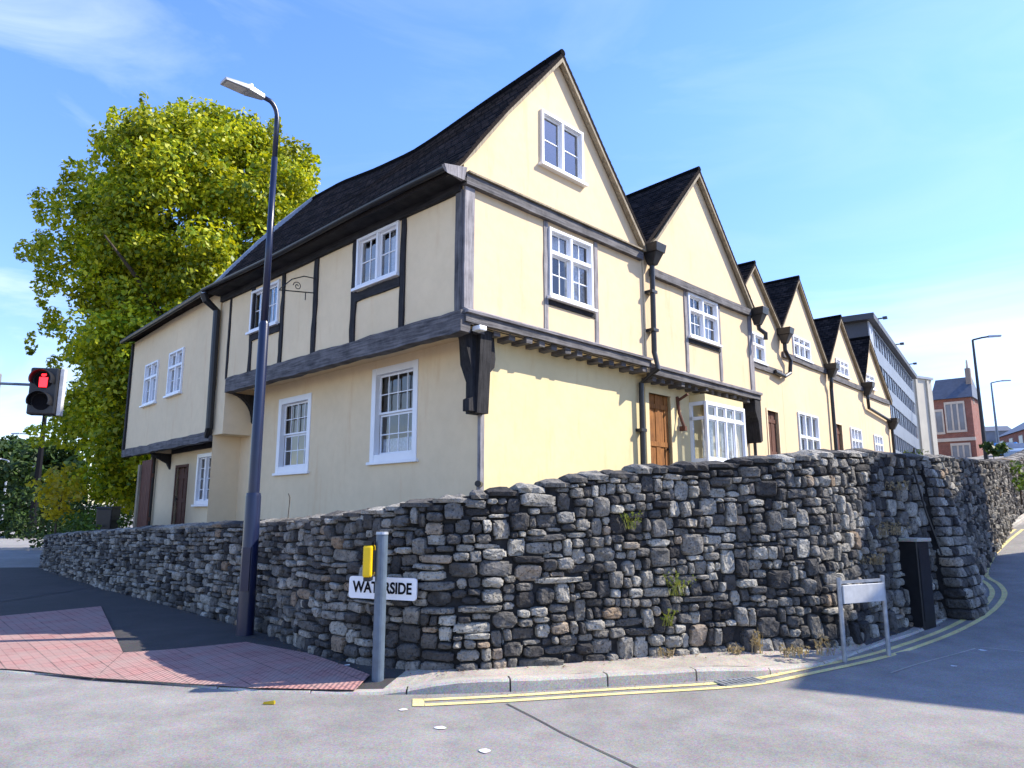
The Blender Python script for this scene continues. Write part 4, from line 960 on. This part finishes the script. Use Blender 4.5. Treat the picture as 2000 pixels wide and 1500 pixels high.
for k, (px, py, lab) in enumerate(((526,1376,'single curled yellow leaf lying on the sunny road'),(675,1307,'pale scrap on the shaded red paving by the wall'),(648,1262,'pale stone chip at the wall foot behind the red paving'),(438,1206,'white scrap on the dark pavement near the blue lamp post'))):
    c = g(px, py, .03 if py < 1330 else 0); m = MB()
    m.hexa([(-.05,-.02,.0),(.05,-.025,.0),(.045,.03,.0),(-.04,.025,.0),(-.045,-.015,.018),(.04,-.015,.03),(.04,.02,.022),(-.03,.02,.012)])
    tag(m.build('fallen_leaf' if k == 0 else 'litter_scrap', M['leaf_yellow' if k == 0 else 'white'], loc=(c[0], c[1], c[2]+(.004 if k == 0 else .02))), lab, 'leaf' if k == 0 else 'litter')

def shrub(label, px, Y, r, h, mat):
    p = at(px, 1000, Y); b = thing('garden_shrub', label, 'shrub', (p[0], p[1], .2))
    leaf_cloud('foliage', [(rs.uniform(-r,r), rs.uniform(-r,r)*.5, rs.uniform(.1,h), rs.uniform(.5,.8), .5) for k in range(34)], 130, .17, mat, b)
    m = MB(); m.tube([(0,0,-.4),(.05,0,h*.4),(0,.1,h*.8)], [.06,.05,.02], 6); m.build('stem', M['bark'], b)
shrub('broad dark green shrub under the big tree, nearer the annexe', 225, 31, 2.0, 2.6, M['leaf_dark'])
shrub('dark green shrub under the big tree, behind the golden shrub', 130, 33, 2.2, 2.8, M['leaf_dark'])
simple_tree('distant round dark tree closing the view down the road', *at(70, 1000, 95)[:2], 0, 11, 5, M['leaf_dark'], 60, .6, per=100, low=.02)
simple_tree('farthest pale green tree at the picture edge down the road', *at(5, 1000, 110)[:2], 0, 12, 6, M['leaf_hedge'], 60, .7, per=100, low=.02)

# ------------------------------------------------------------------ street furniture
lp = g(478, 1240, .05); lamp = thing('street_lamp', 'tall dark blue street lamp column in front of the stone wall', 'street lamp', (lp[0], lp[1], .05))
lz = at(540, 215, lp[1])[2] - .05
m = MB(); m.tube([(0,0,-.1),(0,0,.02),(0,0,1.75),(0,0,1.80)], [.118,.108,.10,.09], 16, False); m.tube([(0,0,1.78),(0,0,lz*.56),(0,0,lz*.565)], [.076,.066,.052], 16, False); m.tube([(0,0,lz*.56),(0,0,lz-.75)], [.05,.042], 14)
m.build('column', M['lamp_blue'], lamp, smooth=True)
ax, ay = -.70, -.72
m = MB(); m.tube([(0,0,lz-.76),(0,0,lz-.15)] + [(ax*.16*(1-math.cos(t*PI/12)), ay*.16*(1-math.cos(t*PI/12)), lz-.15+.25*math.sin(t*PI/12)) for t in range(1, 6)] + [(ax*.24, ay*.24, lz+.105)], [.038]*2+[.034]*6, 10); m.build('bracket_arm', M['lamp_blue'], lamp, smooth=True)
hb = MB(); FLm = lambda a, o, z: (ax*a - ay*o, ay*a + ax*o, lz + .10 + z)
hb.hexa([FLm(*q) for q in ((.22,-.05,-.03),(.48,-.11,-.035),(.48,.11,-.035),(.22,.05,-.03),(.22,-.04,.04),(.48,-.10,.055),(.48,.10,.055),(.22,.04,.04))])
hb.hexa([FLm(*q) for q in ((.48,-.11,-.03),(.82,-.10,-.03),(.82,.10,-.03),(.48,.11,-.03),(.48,-.10,.05),(.82,-.08,.02),(.82,.08,.02),(.48,.10,.05))])
ln = hb.build('lantern_head', M['lantern'], lamp, bevel=.012)
m = MB(); m.quad(*[FLm(*q) for q in ((.52,-.085,-.034),(.79,-.08,-.034),(.79,.08,-.034),(.52,.085,-.034))]); m.build('lens', M['lens'], ln, recalc=False)
m = MB(); m.tube([FLm(.42,0,.045), FLm(.42,0,.12)], .032, 10); m.build('photocell', M['white'], ln)
m = MB(); F_ = lambda a, o, z: (a, o, z); m.box(F_, -.05, .05, -.122, -.08, .55, 1.1); m.build('access_door', M['lamp_blue'], lamp)

# push button post
pp = g(738, 1320, .085); post = thing('push_button_post', 'short grey steel crossing post with yellow push button box', 'crossing post', (pp[0], pp[1], pp[2]))
m = MB(); m.tube([(0,0,-.05),(0,0,1.30)], .057, 18); m.build('post', M['galv_blue'], post, smooth=False)
m = MB(); m.tube([(0,0,1.301),(0,0,1.325)], [.062,.058], 18); m.build('post_cap', M['galv'], post)
bx = MB(); bx.box(W, -.165, -.075, -.09, .09, .90, 1.20); bo = bx.build('push_button_box', M['yellow_box'], post, bevel=.02)
m = MB(); m.box(W, -.158, -.085, -.08, .08, 1.20, 1.235); m.box(W, -.155, -.09, -.075, .075, .865, .90); m.box(W, -.08, -.05, -.04, .04, .95, 1.15); m.build('box_trim', M['black_iron'], bo)

# WATERSIDE plate on the wall
sS = s_near(-1.23, 7.5); (pw, nw) = wall_at(sS); q = PW(sS, .19, .855); sg = thing('street_name_plate', 'white street name plate lettered WATERSIDE fixed to the stone wall', 'street sign', (q[0]+WO.x, q[1]+WO.y, q[2]+WO.z), (math.atan2(nw[1], nw[0]) + PI/2)*.55); sg.rotation_euler.y = math.radians(.6)
def rplate(w, h, r, d):
    m = MB(); pts = []
    for cx, cz, a0 in ((w/2-r, h/2-r, 0), (-w/2+r, h/2-r, PI/2), (-w/2+r, -h/2+r, PI), (w/2-r, -h/2+r, 1.5*PI)):
        pts += [(cx + r*math.cos(a0 + k*PI/8), cz + r*math.sin(a0 + k*PI/8)) for k in range(5)]
    m.prism(lambda a, o, z: (a, -o, z), pts, -d, 0); return m
rplate(.74, .212, .03, .025).build('plate', M['sign_white'], sg)
def lettering(txt, size, parent, mat, width, y=-.004):
    cu = bpy.data.curves.new('lettering', 'FONT'); cu.body = txt; cu.size = size; cu.align_x = 'CENTER'; cu.align_y = 'CENTER'; cu.extrude = .002; cu.offset = .004
    t = bpy.data.objects.new('lettering_source', cu); col.objects.link(t); dg = bpy.context.evaluated_depsgraph_get(); dg.update()
    me = bpy.data.meshes.new_from_object(t.evaluated_get(dg)); bpy.data.objects.remove(t)
    o = bpy.data.objects.new('lettering', me); col.objects.link(o); me.materials.clear(); me.materials.append(mat); o.parent = parent; o.rotation_euler = (PI/2, 0, 0); o.location = (0, y, 0)
    w = max(v.co.x for v in me.vertices) - min(v.co.x for v in me.vertices); o.scale = (width/w, 1, 1); return o
lettering('WATERSIDE', .15, sg, M['sign_black'], .65)
m = MB()
for a in (-.31, .31): m.box(W, a-.02, a+.02, .025, .25, -.05, .05)
m.build('wall_fixing', M['galv'], sg)['kind'] = 'stuff'

# street name board on two posts (lettering too faint to read)
b0, b1 = g(1649, 1277, .085), g(1735, 1266, .085)
bz = math.atan2(b1[1]-b0[1], b1[0]-b0[0]); bl = math.hypot(b1[0]-b0[0], b1[1]-b0[1])
nb = thing('street_name_board', 'low blank-looking white street name board on two grey posts', 'street sign', b0, bz)
for a in (0, bl):
    m = MB(); m.tube([(a,0,-.1),(a,0,.80)], .026, 10); m.build('post', M['galv'], nb)
m = MB(); m.box(W, .02, bl-.02, -.035, -.015, .52, .72); m.build('plate', M['sign_dull'], nb, bevel=.006)
m = MB(); m.box(W, -.01, bl+.01, -.012, .012, .735, .765); m.build('top_rail', M['galv'], nb)

# gully grate
gp = g(1445, 1334); gr = thing('gully_grate', 'black slotted gully grate at the foot of the crumbling kerb', 'drain', (gp[0], gp[1], gp[2]), math.radians(20))
m = MB(); m.box(W, -.22, .22, -.10, -.085, .004, .02); m.box(W, -.22, .22, .085, .10, .004, .02)
for k in range(9): a = -.22 + .055*k; m.box(W, a-.012, a+.012, -.085, .085, .004, .019)
m.build('grate', M['galv'], gr)
m = MB(); m.quad((-.215,-.095,.005),(.215,-.095,.005),(.215,.095,.005),(-.215,.095,.005)); m.build('pit', M['sign_black'], gr, recalc=False)

sk = g(982, 1303, .105); m = MB(); m.tube([(0,0,-.03),(0,0,.38)], .012, 8); m.box(W, -.014, .014, -.006, .006, .36, .40); tag(m.build('metal_stake', M['galv'], loc=(sk[0], sk[1], sk[2])), 'thin upright metal stake against the foot of the wall', 'stake')
# dark cabinet with a pale cap against the wall
cb = g(1806, 1212, .1); p, n = wall_at(s_near(cb[0], cb[1])); cab = thing('roadside_cabinet', 'narrow black cabinet with pale cap standing against the wall', 'cabinet', (cb[0]-n[0]*.05, cb[1]-n[1]*.05, zz(cb[0], cb[1])+.05), math.atan2(n[1], n[0]) + PI/2)
m = MB(); m.box(W, -.16, .16, -.12, .2, -.1, 1.08); bd = m.build('body', M['black_iron'], cab, bevel=.01)
m = MB(); m.box(W, -.19, .19, -.15, .22, 1.083, 1.13); m.build('cap', M['kerb'], cab, bevel=.008)
m = MB(); m.box(W, -.13, .13, -.127, -.121, .05, 1.0); m.build('door', M['black_iron'], cab)
# raking buttress
s0 = s_near(6.3, 10.8); bt = MB(); bs = MB()
for k in range(9):
    pass
def BP(a, o, z):     # a along wall from s0
    p, n = wall_at(s0 + a); return PW(s0 + a, o, z)
zb_, zt_ = zz(6.8, 10.9) - .2, 2.3
bt.hexa([BP(-.35,-.1,zb_), BP(.55,-.1,zb_), BP(.55,.42,zb_), BP(-.35,.42,zb_), BP(-.35,-.1,zt_), BP(.55,-.1,zt_), BP(.55,.06,zt_), BP(-.35,.06,zt_)])
bo_ = bt.build('buttress', M['mortar'], wall_root)
for r in range(15):
    z0 = zb_ + .15 + (zt_-zb_-.2)*r/15; dep = lambda z: .42 + (.06-.42)*(z-zb_)/(zt_-zb_)
    hh = (zt_-zb_-.2)/30 - .006
    for c in range(4):
        a = -.35 + .9*(c+.5)/4 + rnd.uniform(-.03,.03)
        stone(bs, lambda s_, o, z: BP(s_, dep(z)+o, z), a, z0+hh, .105, hh, rnd.uniform(.02,.05))
    nx2 = max(1, int(dep(z0)/.2))
    for c in range(nx2):
        o_c = .08 + (dep(z0)-.06)*(c+.5)/nx2 
        stone(bs, lambda s_, o, z: BP(-.35-o, s_, z), o_c, z0+hh, (dep(z0)-.06)/nx2/2-.008, hh, rnd.uniform(.02,.05))
bs.build('buttress_stones', M['stone'], bo_)
m = MB(); m.tube([BP(-.75,.10,2.25), BP(-.62,.13,1.6), BP(-.5,.2,1.0)], .016, 6); m.build('wall_cable', M['black_iron'], wall_root)

# pedestrian signal
sx, sy, sz = at(84, 764, 11); sig = thing('pedestrian_signal', 'black pedestrian signal head showing a red light on an overhead arm', 'traffic signal', (sx, sy, sz), math.radians(14))
m = MB(); m.box(W, -.20, .20, -.02, .16, -.37, .37); hs_ = m.build('signal_head', M['black_iron'], sig, bevel=.03)
m = MB(); m.box(W, .205, .265, .02, .14, -.37, .37); m.build('side_panel', M['sign_dull'], hs_, bevel=.008)
em = N('red_signal_light'); em.set(Base_Color=(.6,.0,.01), Emission_Color=(1,.02,.03), Emission_Strength=1.6)
for z, mt, nm in ((.17, em.m, 'red_light'), (-.17, M['sign_black'], 'green_light')):
    m = MB(); 
    m.quad(*[(.13*math.cos(2*PI*k/20), -.026, z + .13*math.sin(2*PI*k/20)) for k in range(20)]); lo_ = m.build(nm + '_lens', M['sign_black'], hs_, recalc=False)
    if nm == 'red_light':
        m = MB(); m.tube([(0,-.032,z+.085),(0,-.034,z+.086)], .036, 12); m.hexa([(-.055,-.034,z-.11),(.055,-.034,z-.11),(.055,-.030,z-.11),(-.055,-.030,z-.11),(-.06,-.034,z+.045),(.06,-.034,z+.045),(.06,-.030,z+.045),(-.06,-.030,z+.045)]); m.build('red_figure', em.m, lo_)
    m = MB()
    for k in range(16):
        a0, a1 = PI*(-.12) + PI*1.24*k/16, PI*(-.12) + PI*1.24*(k+1)/16
        q = lambda a, r, y: (r*math.cos(a), y, z + r*math.sin(a))
        m.hexa([q(a0,.145,-.19),q(a1,.145,-.19),q(a1,.145,-.02),q(a0,.145,-.02),q(a0,.155,-.19),q(a1,.155,-.19),q(a1,.155,-.02),q(a0,.155,-.02)])
    m.build('visor', M['black_iron'], hs_)
px_, py_ = -8.15, 11.0
m = MB(); m.tube([(0,0,0),(0,0,4.0)], .06, 12)
sp_ = thing('signal_pole', 'grey signal pole at the picture edge with arm reaching to the red light', 'signal pole', (px_, py_, 0)); m.build('pole', M['galv_blue'], sp_)
m = MB(); m.tube([(0,0,3.58),(sx-px_-.18, sy-py_+.06, sz+.11)], .022, 8); m.build('arm', M['galv_blue'], sp_)
m = MB(); m.box(W, .02, .12, -.2, .1, 3.2, 3.75); m.build('signal_back', M['galv'], sp_, bevel=.02)
def post_thing(name, label, cat, px, py, Y, ptop, r=.06, mat='black_iron', arm=None, group=None):
    b = at(px, py, Y); t = at(*ptop, Y); o = thing(name, label, cat, b, group=group); h = t[2]-b[2]
    m = MB(); m.tube([(0,0,-.6),(0,0,h*.3),(0,0,h)], [r*1.5, r*1.2, r*.7], 8); m.build('column', M[mat], o)
    if arm:
        m = MB(); m.tube([(0,0,h),(arm[0]*.6,arm[1]*.6,h+.12),(arm[0],arm[1],h+.16)], r*.6, 6); m.build('bracket_arm', M[mat], o)
        hd_ = MB(); A = math.atan2(arm[1], arm[0]); hd_.hexa([(arm[0]+math.cos(A)*a - math.sin(A)*b_, arm[1]+math.sin(A)*a+math.cos(A)*b_, h+.16+c) for a, b_, c in ((0,-.1,-.06),(.75,-.13,-.05),(.75,.13,-.05),(0,.1,-.06),(0,-.08,.08),(.75,-.1,.05),(.75,.1,.05),(0,.08,.08))]); hd_.build('lantern_head', M['lantern'], o)
    return o
post_thing('street_lamp', 'taller grey lamp post rising beyond the wall on the hill', 'street lamp', 1926, 892, 48, (1897, 664), .1, 'black_iron', (.9, -.3))
post_thing('street_lamp', 'smaller distant lamp post farther up the hill', 'street lamp', 1952, 886, 70, (1933, 748), .1, 'galv_blue', (.9, -.3))
post_thing('signal_post', 'black post standing below the red signal head far along the road', 'post', 60, 1052, 45, (76, 800), .17, 'sign_black')
post_thing('sign_post', 'thin grey green post far down the road under the trees', 'post', 54, 1012, 60, (58, 850), .09, 'galv', (-1.6, .2))
post_thing('sign_post', 'second thin post at the picture edge far down the road', 'post', 3, 1012, 60, (8, 900), .09, 'galv', (-.8, .2))

# garden bin and gate post at the wall's far end
q = at(210, 1022, 19.5); m = MB(); m.hexa([(-.18,-.2,-.5),(.18,-.2,-.5),(.18,.2,-.5),(-.18,.2,-.5),(-.21,-.23,.38),(.21,-.23,.38),(.21,.23,.38),(-.21,.23,.38)])
bn = thing('wheelie_bin', 'black bin showing over the wall beside the hedge', 'bin', (q[0], q[1], q[2])); m.build('body', M['black_iron'], bn, bevel=.03)
m = MB(); m.hexa([(-.23,-.26,.384),(.23,-.26,.384),(.23,.25,.384),(-.23,.25,.384),(-.21,-.24,.43),(.21,-.24,.43),(.21,.23,.45),(-.21,.23,.45)]); m.build('lid', M['black_iron'], bn, bevel=.02)
q0 = at(267, 1025, 19); gt = thing('garden_gate', 'brown wooden side gate with pale post beside the annexe', 'gate', (q0[0], q0[1], q0[2]-.3), math.radians(-47))
m = MB(); m.box(W, -.08, .06, -.07, .07, 0, 1.85); m.build('gate_post', M['barge'], gt)
m = MB()
for k in range(6): m.box(W, .08+.13*k, .20+.13*k, -.02, .02 - (.006 if k % 2 else 0), .05, 1.95)
m.box(W, .08, .85, .021, .05, .4, .5); m.box(W, .08, .85, .021, .05, 1.5, 1.6); m.build('boards', M['door_brown'], gt)

# ------------------------------------------------------------------ buildings up the hill
M['brick_red'] = m_brick('red_brick', (.27,.075,.05), (.20,.055,.04), (.25,.2,.17))
M['panel_grey'] = m_paint('grey_cladding', (.30,.32,.36), .5, .1, 2, .03)
M['panel_pale'] = m_paint('pale_blue_grey_panel', (.15,.17,.205), .5, .15, 1.2, .03)
M['panel_dark'] = m_paint('dark_slate_cladding', (.05,.055,.07), .6, .15, 2, .05)
M['cream_block'] = m_paint('cream_render_block', (.48,.44,.36), .8, .08, 1, .1)
M['slate'] = m_paint('blue_slate', (.075,.085,.11), .55, .2, 3, .1)
M['dressing'] = m_paint('pale_stone_dressing', (.52,.45,.38), .8, .1, 3, .1)
M['office_glass'] = m_paint('office_window', (.16,.19,.24), .12, .25, .8, .0)
def local(px, py, Y, az):
    p = at(px, py, Y); return p, PI/2 - math.radians(az)
def uvbox(m, x0, x1, y0, y1, z0, z1):
    for (a, b, n_) in (((x0,y0),(x1,y0),0),((x1,y0),(x1,y1),0),((x1,y1),(x0,y1),0),((x0,y1),(x0,y0),0)):
        L = math.hypot(b[0]-a[0], b[1]-a[1]); m.quad((a[0],a[1],z0),(b[0],b[1],z0),(b[0],b[1],z1),(a[0],a[1],z1), uv=[(0,z0),(L,z0),(L,z1),(0,z1)])
    m.quad((x0,y0,z1),(x1,y0,z1),(x1,y1,z1),(x0,y1,z1), uv=[(0,0)]*4)
# grey office block: front runs up the hill
p, rz = local(1717, 885, 34, 34.5); zt = at(1715, 617, 34)[2]
ob = thing('office_block', 'tall flat-roofed grey office block beyond the cream gables', 'building', (p[0], p[1], 0), rz)
LEN, DEP = 19, 9; z0_ = 1.5
m = MB(); uvbox(m, 0, LEN, 0, DEP, z0_, zt-.25); m.build('wall', M['panel_dark'], ob, recalc=False)
m = MB(); m.box(W, -.35, LEN+.2, -.35, DEP+.2, zt-.24, zt+.05); m.build('roof', M['panel_dark'], ob)
m = MB(); m.box(W, -.02, 1.2, -.06, -.004, z0_, zt-.26); m.build('corner_panel', M['panel_grey'], ob)
nb_ = 9; nf_ = 5
for r in range(nf_):
    zr0 = 2.6 + (zt-.3-2.6)*r/nf_; zr1 = 2.6 + (zt-.3-2.6)*(r+1)/nf_
    m = MB(); m.box(W, 1.25, LEN, -.07, -.004, zr0, zr0+(zr1-zr0)*.42); m.build('spandrel_band', M['panel_pale'], ob)
    for k in range(nb_):
        a0 = 1.3 + (LEN-1.3)*k/nb_; a1 = 1.3 + (LEN-1.3)*(k+1)/nb_
        m = MB(); zq0, zq1 = zr0+(zr1-zr0)*.42, zr1
        m.box(W, a0, a0+.12, -.08, -.004, zq0+.002, zq1-.002); m.box(W, a0+.12, a1-.002, -.078, -.004, zq1-.1, zq1-.002); m.box(W, (a0+a1)/2-.03, (a0+a1)/2+.03, -.07, -.004, zq0+.002, zq1-.1)
        wn_ = m.build('window', M['panel_pale'], ob); m = MB(); m.quad((a0+.12,-.03,zq0),(a1,-.03,zq0),(a1,-.03,zq1-.1),(a0+.12,-.03,zq1-.1)); m.build('pane', M['office_glass'], wn_, recalc=False)
for k in range(3):
    m = MB(); a = 1.2 + 6.8*k; m.box(W, a, a+.08, -.6, .3, zt+.053, zt+.11); m.box(W, a-.08, a+.16, -.75, -.55, zt+.03, zt+.14); m.build('floodlight', M['panel_dark'], ob)
# cream block
p, rz = local(1722, 890, 56, 62); zt2 = at(1800, 732, 57)[2]
cbk = thing('cream_block', 'plain cream rendered block between the grey offices and the red brick house', 'building', (p[0], p[1], 0), rz)
m = MB(); uvbox(m, 0, 7.4, 0, 9, 2, zt2); m.build('wall', M['cream_block'], cbk, recalc=False)
m = MB(); m.box(W, -.3, 7.5, -.15, 9.2, zt2+.003, zt2+.2); m.build('roof', M['panel_grey'], cbk)
m = MB(); m.box(W, 4.4, 4.9, .5, 1.1, zt2+.2, zt2+1.6); m.build('chimney', M['cream_block'], cbk)
for k in range(3):
    m = MB(); a = 3.6 + 1.5*k; m.box(W, a, a+.25, -.12, -.004, 2, zt2-.1); m.build('pilaster', M['cream_block'], cbk)
# red brick house with slate roof
p = at(1834, 892, 66); q = at(1909, 892, 64); rz = math.atan2(q[1]-p[1], q[0]-p[0]); L = math.hypot(q[0]-p[0], q[1]-p[1]); ze = at(1870, 779, 65)[2]; zr = at(1870, 734, 65)[2]; zb0 = p[2]-1.5
rb = thing('red_brick_house', 'red brick Victorian house with slate roof and tall pale-framed windows', 'building', (p[0], p[1], 0), rz)
m = MB(); uvbox(m, 0, L, 0, 4.0, zb0, ze); m.build('wall', M['brick_red'], rb, recalc=False)
m = MB(); m.hexa([(-.2,-.35,ze+.01),(L+.2,-.35,ze+.01),(L+.2,4.2,ze+.01),(-.2,4.2,ze+.01),(.0,1.8,zr),(L-.1,1.8,zr),(L-.1,2.4,zr),(.0,2.4,zr)]); r_ = m.build('roof', M['slate'], rb)
m = MB(); m.box(W, L-.4, L+.02, 1.0, 1.5, ze-.5, zr+.7); m.build('chimney', M['brick_red'], r_)
m = MB(); m.tube([(L-.2,1.25,zr+.7),(L-.2,1.25,zr+1.5)], [.12,.07], 8); m.build('finial', M['dressing'], r_)
for z0, z1, a0, a1 in ((ze-2.9,ze-.5,.32*L,.78*L), (ze-6.6,ze-4.3,.38*L,.82*L), (ze-3,ze-1.1,.03*L,.2*L)):
    m = MB(); n_ = 3 if a1-a0 > .3*L else 1
    m.box(W, a0-.12, a1+.12, -.1, -.004, z0-.2, z0); m.box(W, a0-.12, a1+.12, -.1, -.004, z1, z1+.22); m.box(W, a0-.12, a0, -.09, -.004, z0, z1); m.box(W, a1, a1+.12, -.09, -.004, z0, z1)
    for k in range(1, n_): x = a0+(a1-a0)*k/n_; m.box(W, x-.07, x+.07, -.09, -.004, z0, z1)
    f = m.build('window', M['dressing'], rb); m = MB(); m.quad((a0,-.02,z0),(a1,-.02,z0),(a1,-.02,z1),(a0,-.02,z1)); m.build('pane', M['office_glass'], f, recalc=False)
m = MB(); m.box(W, -.05, L+.05, -.12, -.004, ze-3.9, ze-3.6); m.build('string_course', M['dressing'], rb)
# second brick building at the frame edge, and a white one
p = at(1952, 890, 95); q = at(2040, 890, 80); rz = math.atan2(q[1]-p[1], q[0]-p[0]); L = math.hypot(q[0]-p[0], q[1]-p[1]); ze = at(1990, 845, 88)[2]; zr = at(2000, 813, 88)[2]; zb0 = p[2]-2
r2 = thing('brick_terrace', 'low red brick terrace with dark pitched roof at the picture edge', 'building', (p[0], p[1], 0), rz)
m = MB(); uvbox(m, 0, L, 0, 8, zb0, ze); m.build('wall', M['brick_red'], r2, recalc=False)
m = MB(); m.hexa([(-.2,-.3,ze+.01),(L+.2,-.3,ze+.01),(L+.2,8,ze+.01),(-.2,8,ze+.01),(1.2,3.6,zr+.3),(L-.2,3.6,zr+.3),(L-.2,4,zr+.3),(1.2,4,zr+.3)]); m.build('roof', M['slate'], r2)
for k in range(4):
    a = L*(.08+.23*k); m = MB(); m.box(W, a-.1, a+1.3, -.08, -.004, ze-2.0, ze-.5); f = m.build('window', M['dressing'], r2); m = MB(); m.quad((a,-.085,ze-1.9),(a+1.2,-.085,ze-1.9),(a+1.2,-.085,ze-.6),(a,-.085,ze-.6)); m.build('pane', M['office_glass'], f, recalc=False)
p = at(1912, 890, 100); m = MB(); zt3 = at(1930, 843, 100)[2]; wb_ = thing('white_building', 'small pale building on the skyline behind the lamp posts', 'building', (p[0], p[1], 0), math.radians(-20))
uvbox(m, 0, 4.2, 0, 5, p[2]-2, zt3); m.build('wall', M['panel_pale'], wb_, recalc=False)
m = MB(); m.hexa([(-.2,-.2,zt3),(4.4,-.2,zt3),(4.4,5.2,zt3),(-.2,5.2,zt3),(-.2,2.3,zt3+.9),(4.4,2.3,zt3+.9),(4.4,2.7,zt3+.9),(-.2,2.7,zt3+.9)]); m.build('roof', M['slate'], wb_)

# parked cars on the hill
def car(label, pos, rz, c):
    t = thing('parked_car', label, 'car', pos, rz, group='cars parked at the top of the hill'); mt = m_paint('car_paint_' + str(len(label)), c, .25, .03, 2, 0)
    prof = [(-2.1,.32),(-2.15,.75),(-1.9,.92),(-1.25,1.0),(-.6,1.45),(.85,1.47),(1.6,.98),(2.05,.85),(2.1,.32)]
    m = MB(); m.prism(W, prof, -.82, .82); m.build('body', mt, t, bevel=.05)
    for s_ in (-.825, .825):
        m = MB(); m.quad((-1.05,s_,1.0),(1.35,s_,1.0),(.75,s_,1.38),(-.5,s_,1.38)); m.build('side_window', M['office_glass'], t, recalc=False)
    m = MB(); m.quad((-1.22,-.7,1.035),(-1.22,.7,1.035),(-.66,.62,1.44),(-.66,-.62,1.44)); m.build('windscreen', M['office_glass'], t, recalc=False)
    for a in (-1.35, 1.3):
        for s_ in (-.78, .78):
            m = MB(); m.tube([(a,s_-.1,.32),(a,s_+.1,.32)], .32, 16); w_ = m.build('wheel', M['black_iron'], t); m = MB(); m.tube([(a,s_-.11,.32),(a,s_+.11,.32)], .19, 12); m.build('rim', M['galv'], w_)
    return t
p = at(1968, 889, 62); car('bright blue car parked at the top of the hill by the lamp post', (p[0], p[1], p[2]-.4), math.radians(50), (.02,.16,.42))
p = at(1992, 893, 56); car('pale silver blue car at the picture edge on the hill', (p[0], p[1], p[2]-.4), math.radians(50), (.35,.45,.55))

# building across the side street whose shade falls over the road
SC = Vector((2.55, 6.99, 0)) + SUN / SUN.z * 9.0
e2 = Vector((.49,.872,0)).normalized(); 
sb = thing('brick_house', 'plain red brick house across the side street, outside the picture', 'building', (SC.x, SC.y, 0), math.atan2(e2.y, e2.x))
m = MB(); uvbox(m, 0, 9.2, -11, 0, -.5, 8.9); m.build('wall', M['brick_red'], sb, recalc=False)
m = MB(); m.box(W, -.0, 9.2, -11, 0, 8.904, 9.0); m.build('roof', M['slate'], sb)
m = MB(); m.box(W, 3.1, 4.4, -1.0, -.05, 9.003, 10.6); m.build('chimney', M['brick_red'], sb)  # added stack, shaped only to throw shade on the wall buttress
m = MB(); m.box(W, 7.4, 9.1, -1.2, -.1, 9.003, 11.2); m.build('chimney', M['brick_red'], sb)
for k in range(3):
    for z in (1.6, 5.0):
        a = 1.2 + 2.9*k; m = MB(); m.box(W, a-.08, a+1.18, .004, .06, z-.1, z+1.7); f = m.build('window', M['white'], sb); m = MB(); m.quad((a,.064,z),(a+1.1,.064,z),(a+1.1,.064,z+1.6),(a,.064,z+1.6)); m.build('pane', M['office_glass'], f, recalc=False)

# wind-blown leaf litter and grit along the foot of the wall and in the gutter
lt = MB()
def bit(x, y, z, e):
    a = rnd.uniform(0, PI); c, s_ = math.cos(a)*e, math.sin(a)*e; t = rnd.uniform(.2, .7)*e
    lt.quad((x-c, y-s_, z), (x+s_*.5, y-c*.5, z+t*.4), (x+c, y+s_, z+t), (x-s_*.5, y+c*.5, z+t*.3))
for k in range(900):
    s_ = rnd.uniform(2, S_END*.72); p, n = wall_at(s_); o = .08 + abs(rnd.gauss(0, .09)); x, y = p[0]+n[0]*o, p[1]+n[1]*o
    bit(x, y, pav_z((x, y)) + .012, rnd.uniform(.006, .022))
for k in range(500):
    q = kerb_at(rnd.uniform(kd[-1]*.12, kd[-1]*.7)); x, y = q[0] + rnd.gauss(0, .05), q[1] - .03 - abs(rnd.gauss(0, .09)); bit(x, y, zz(x, y) + .006, rnd.uniform(.004, .013))
tag(lt.build('leaf_litter', m_paint('dry_leaf_litter', (.16,.10,.05), .9, .6, 3, 0), recalc=False), kind='stuff')
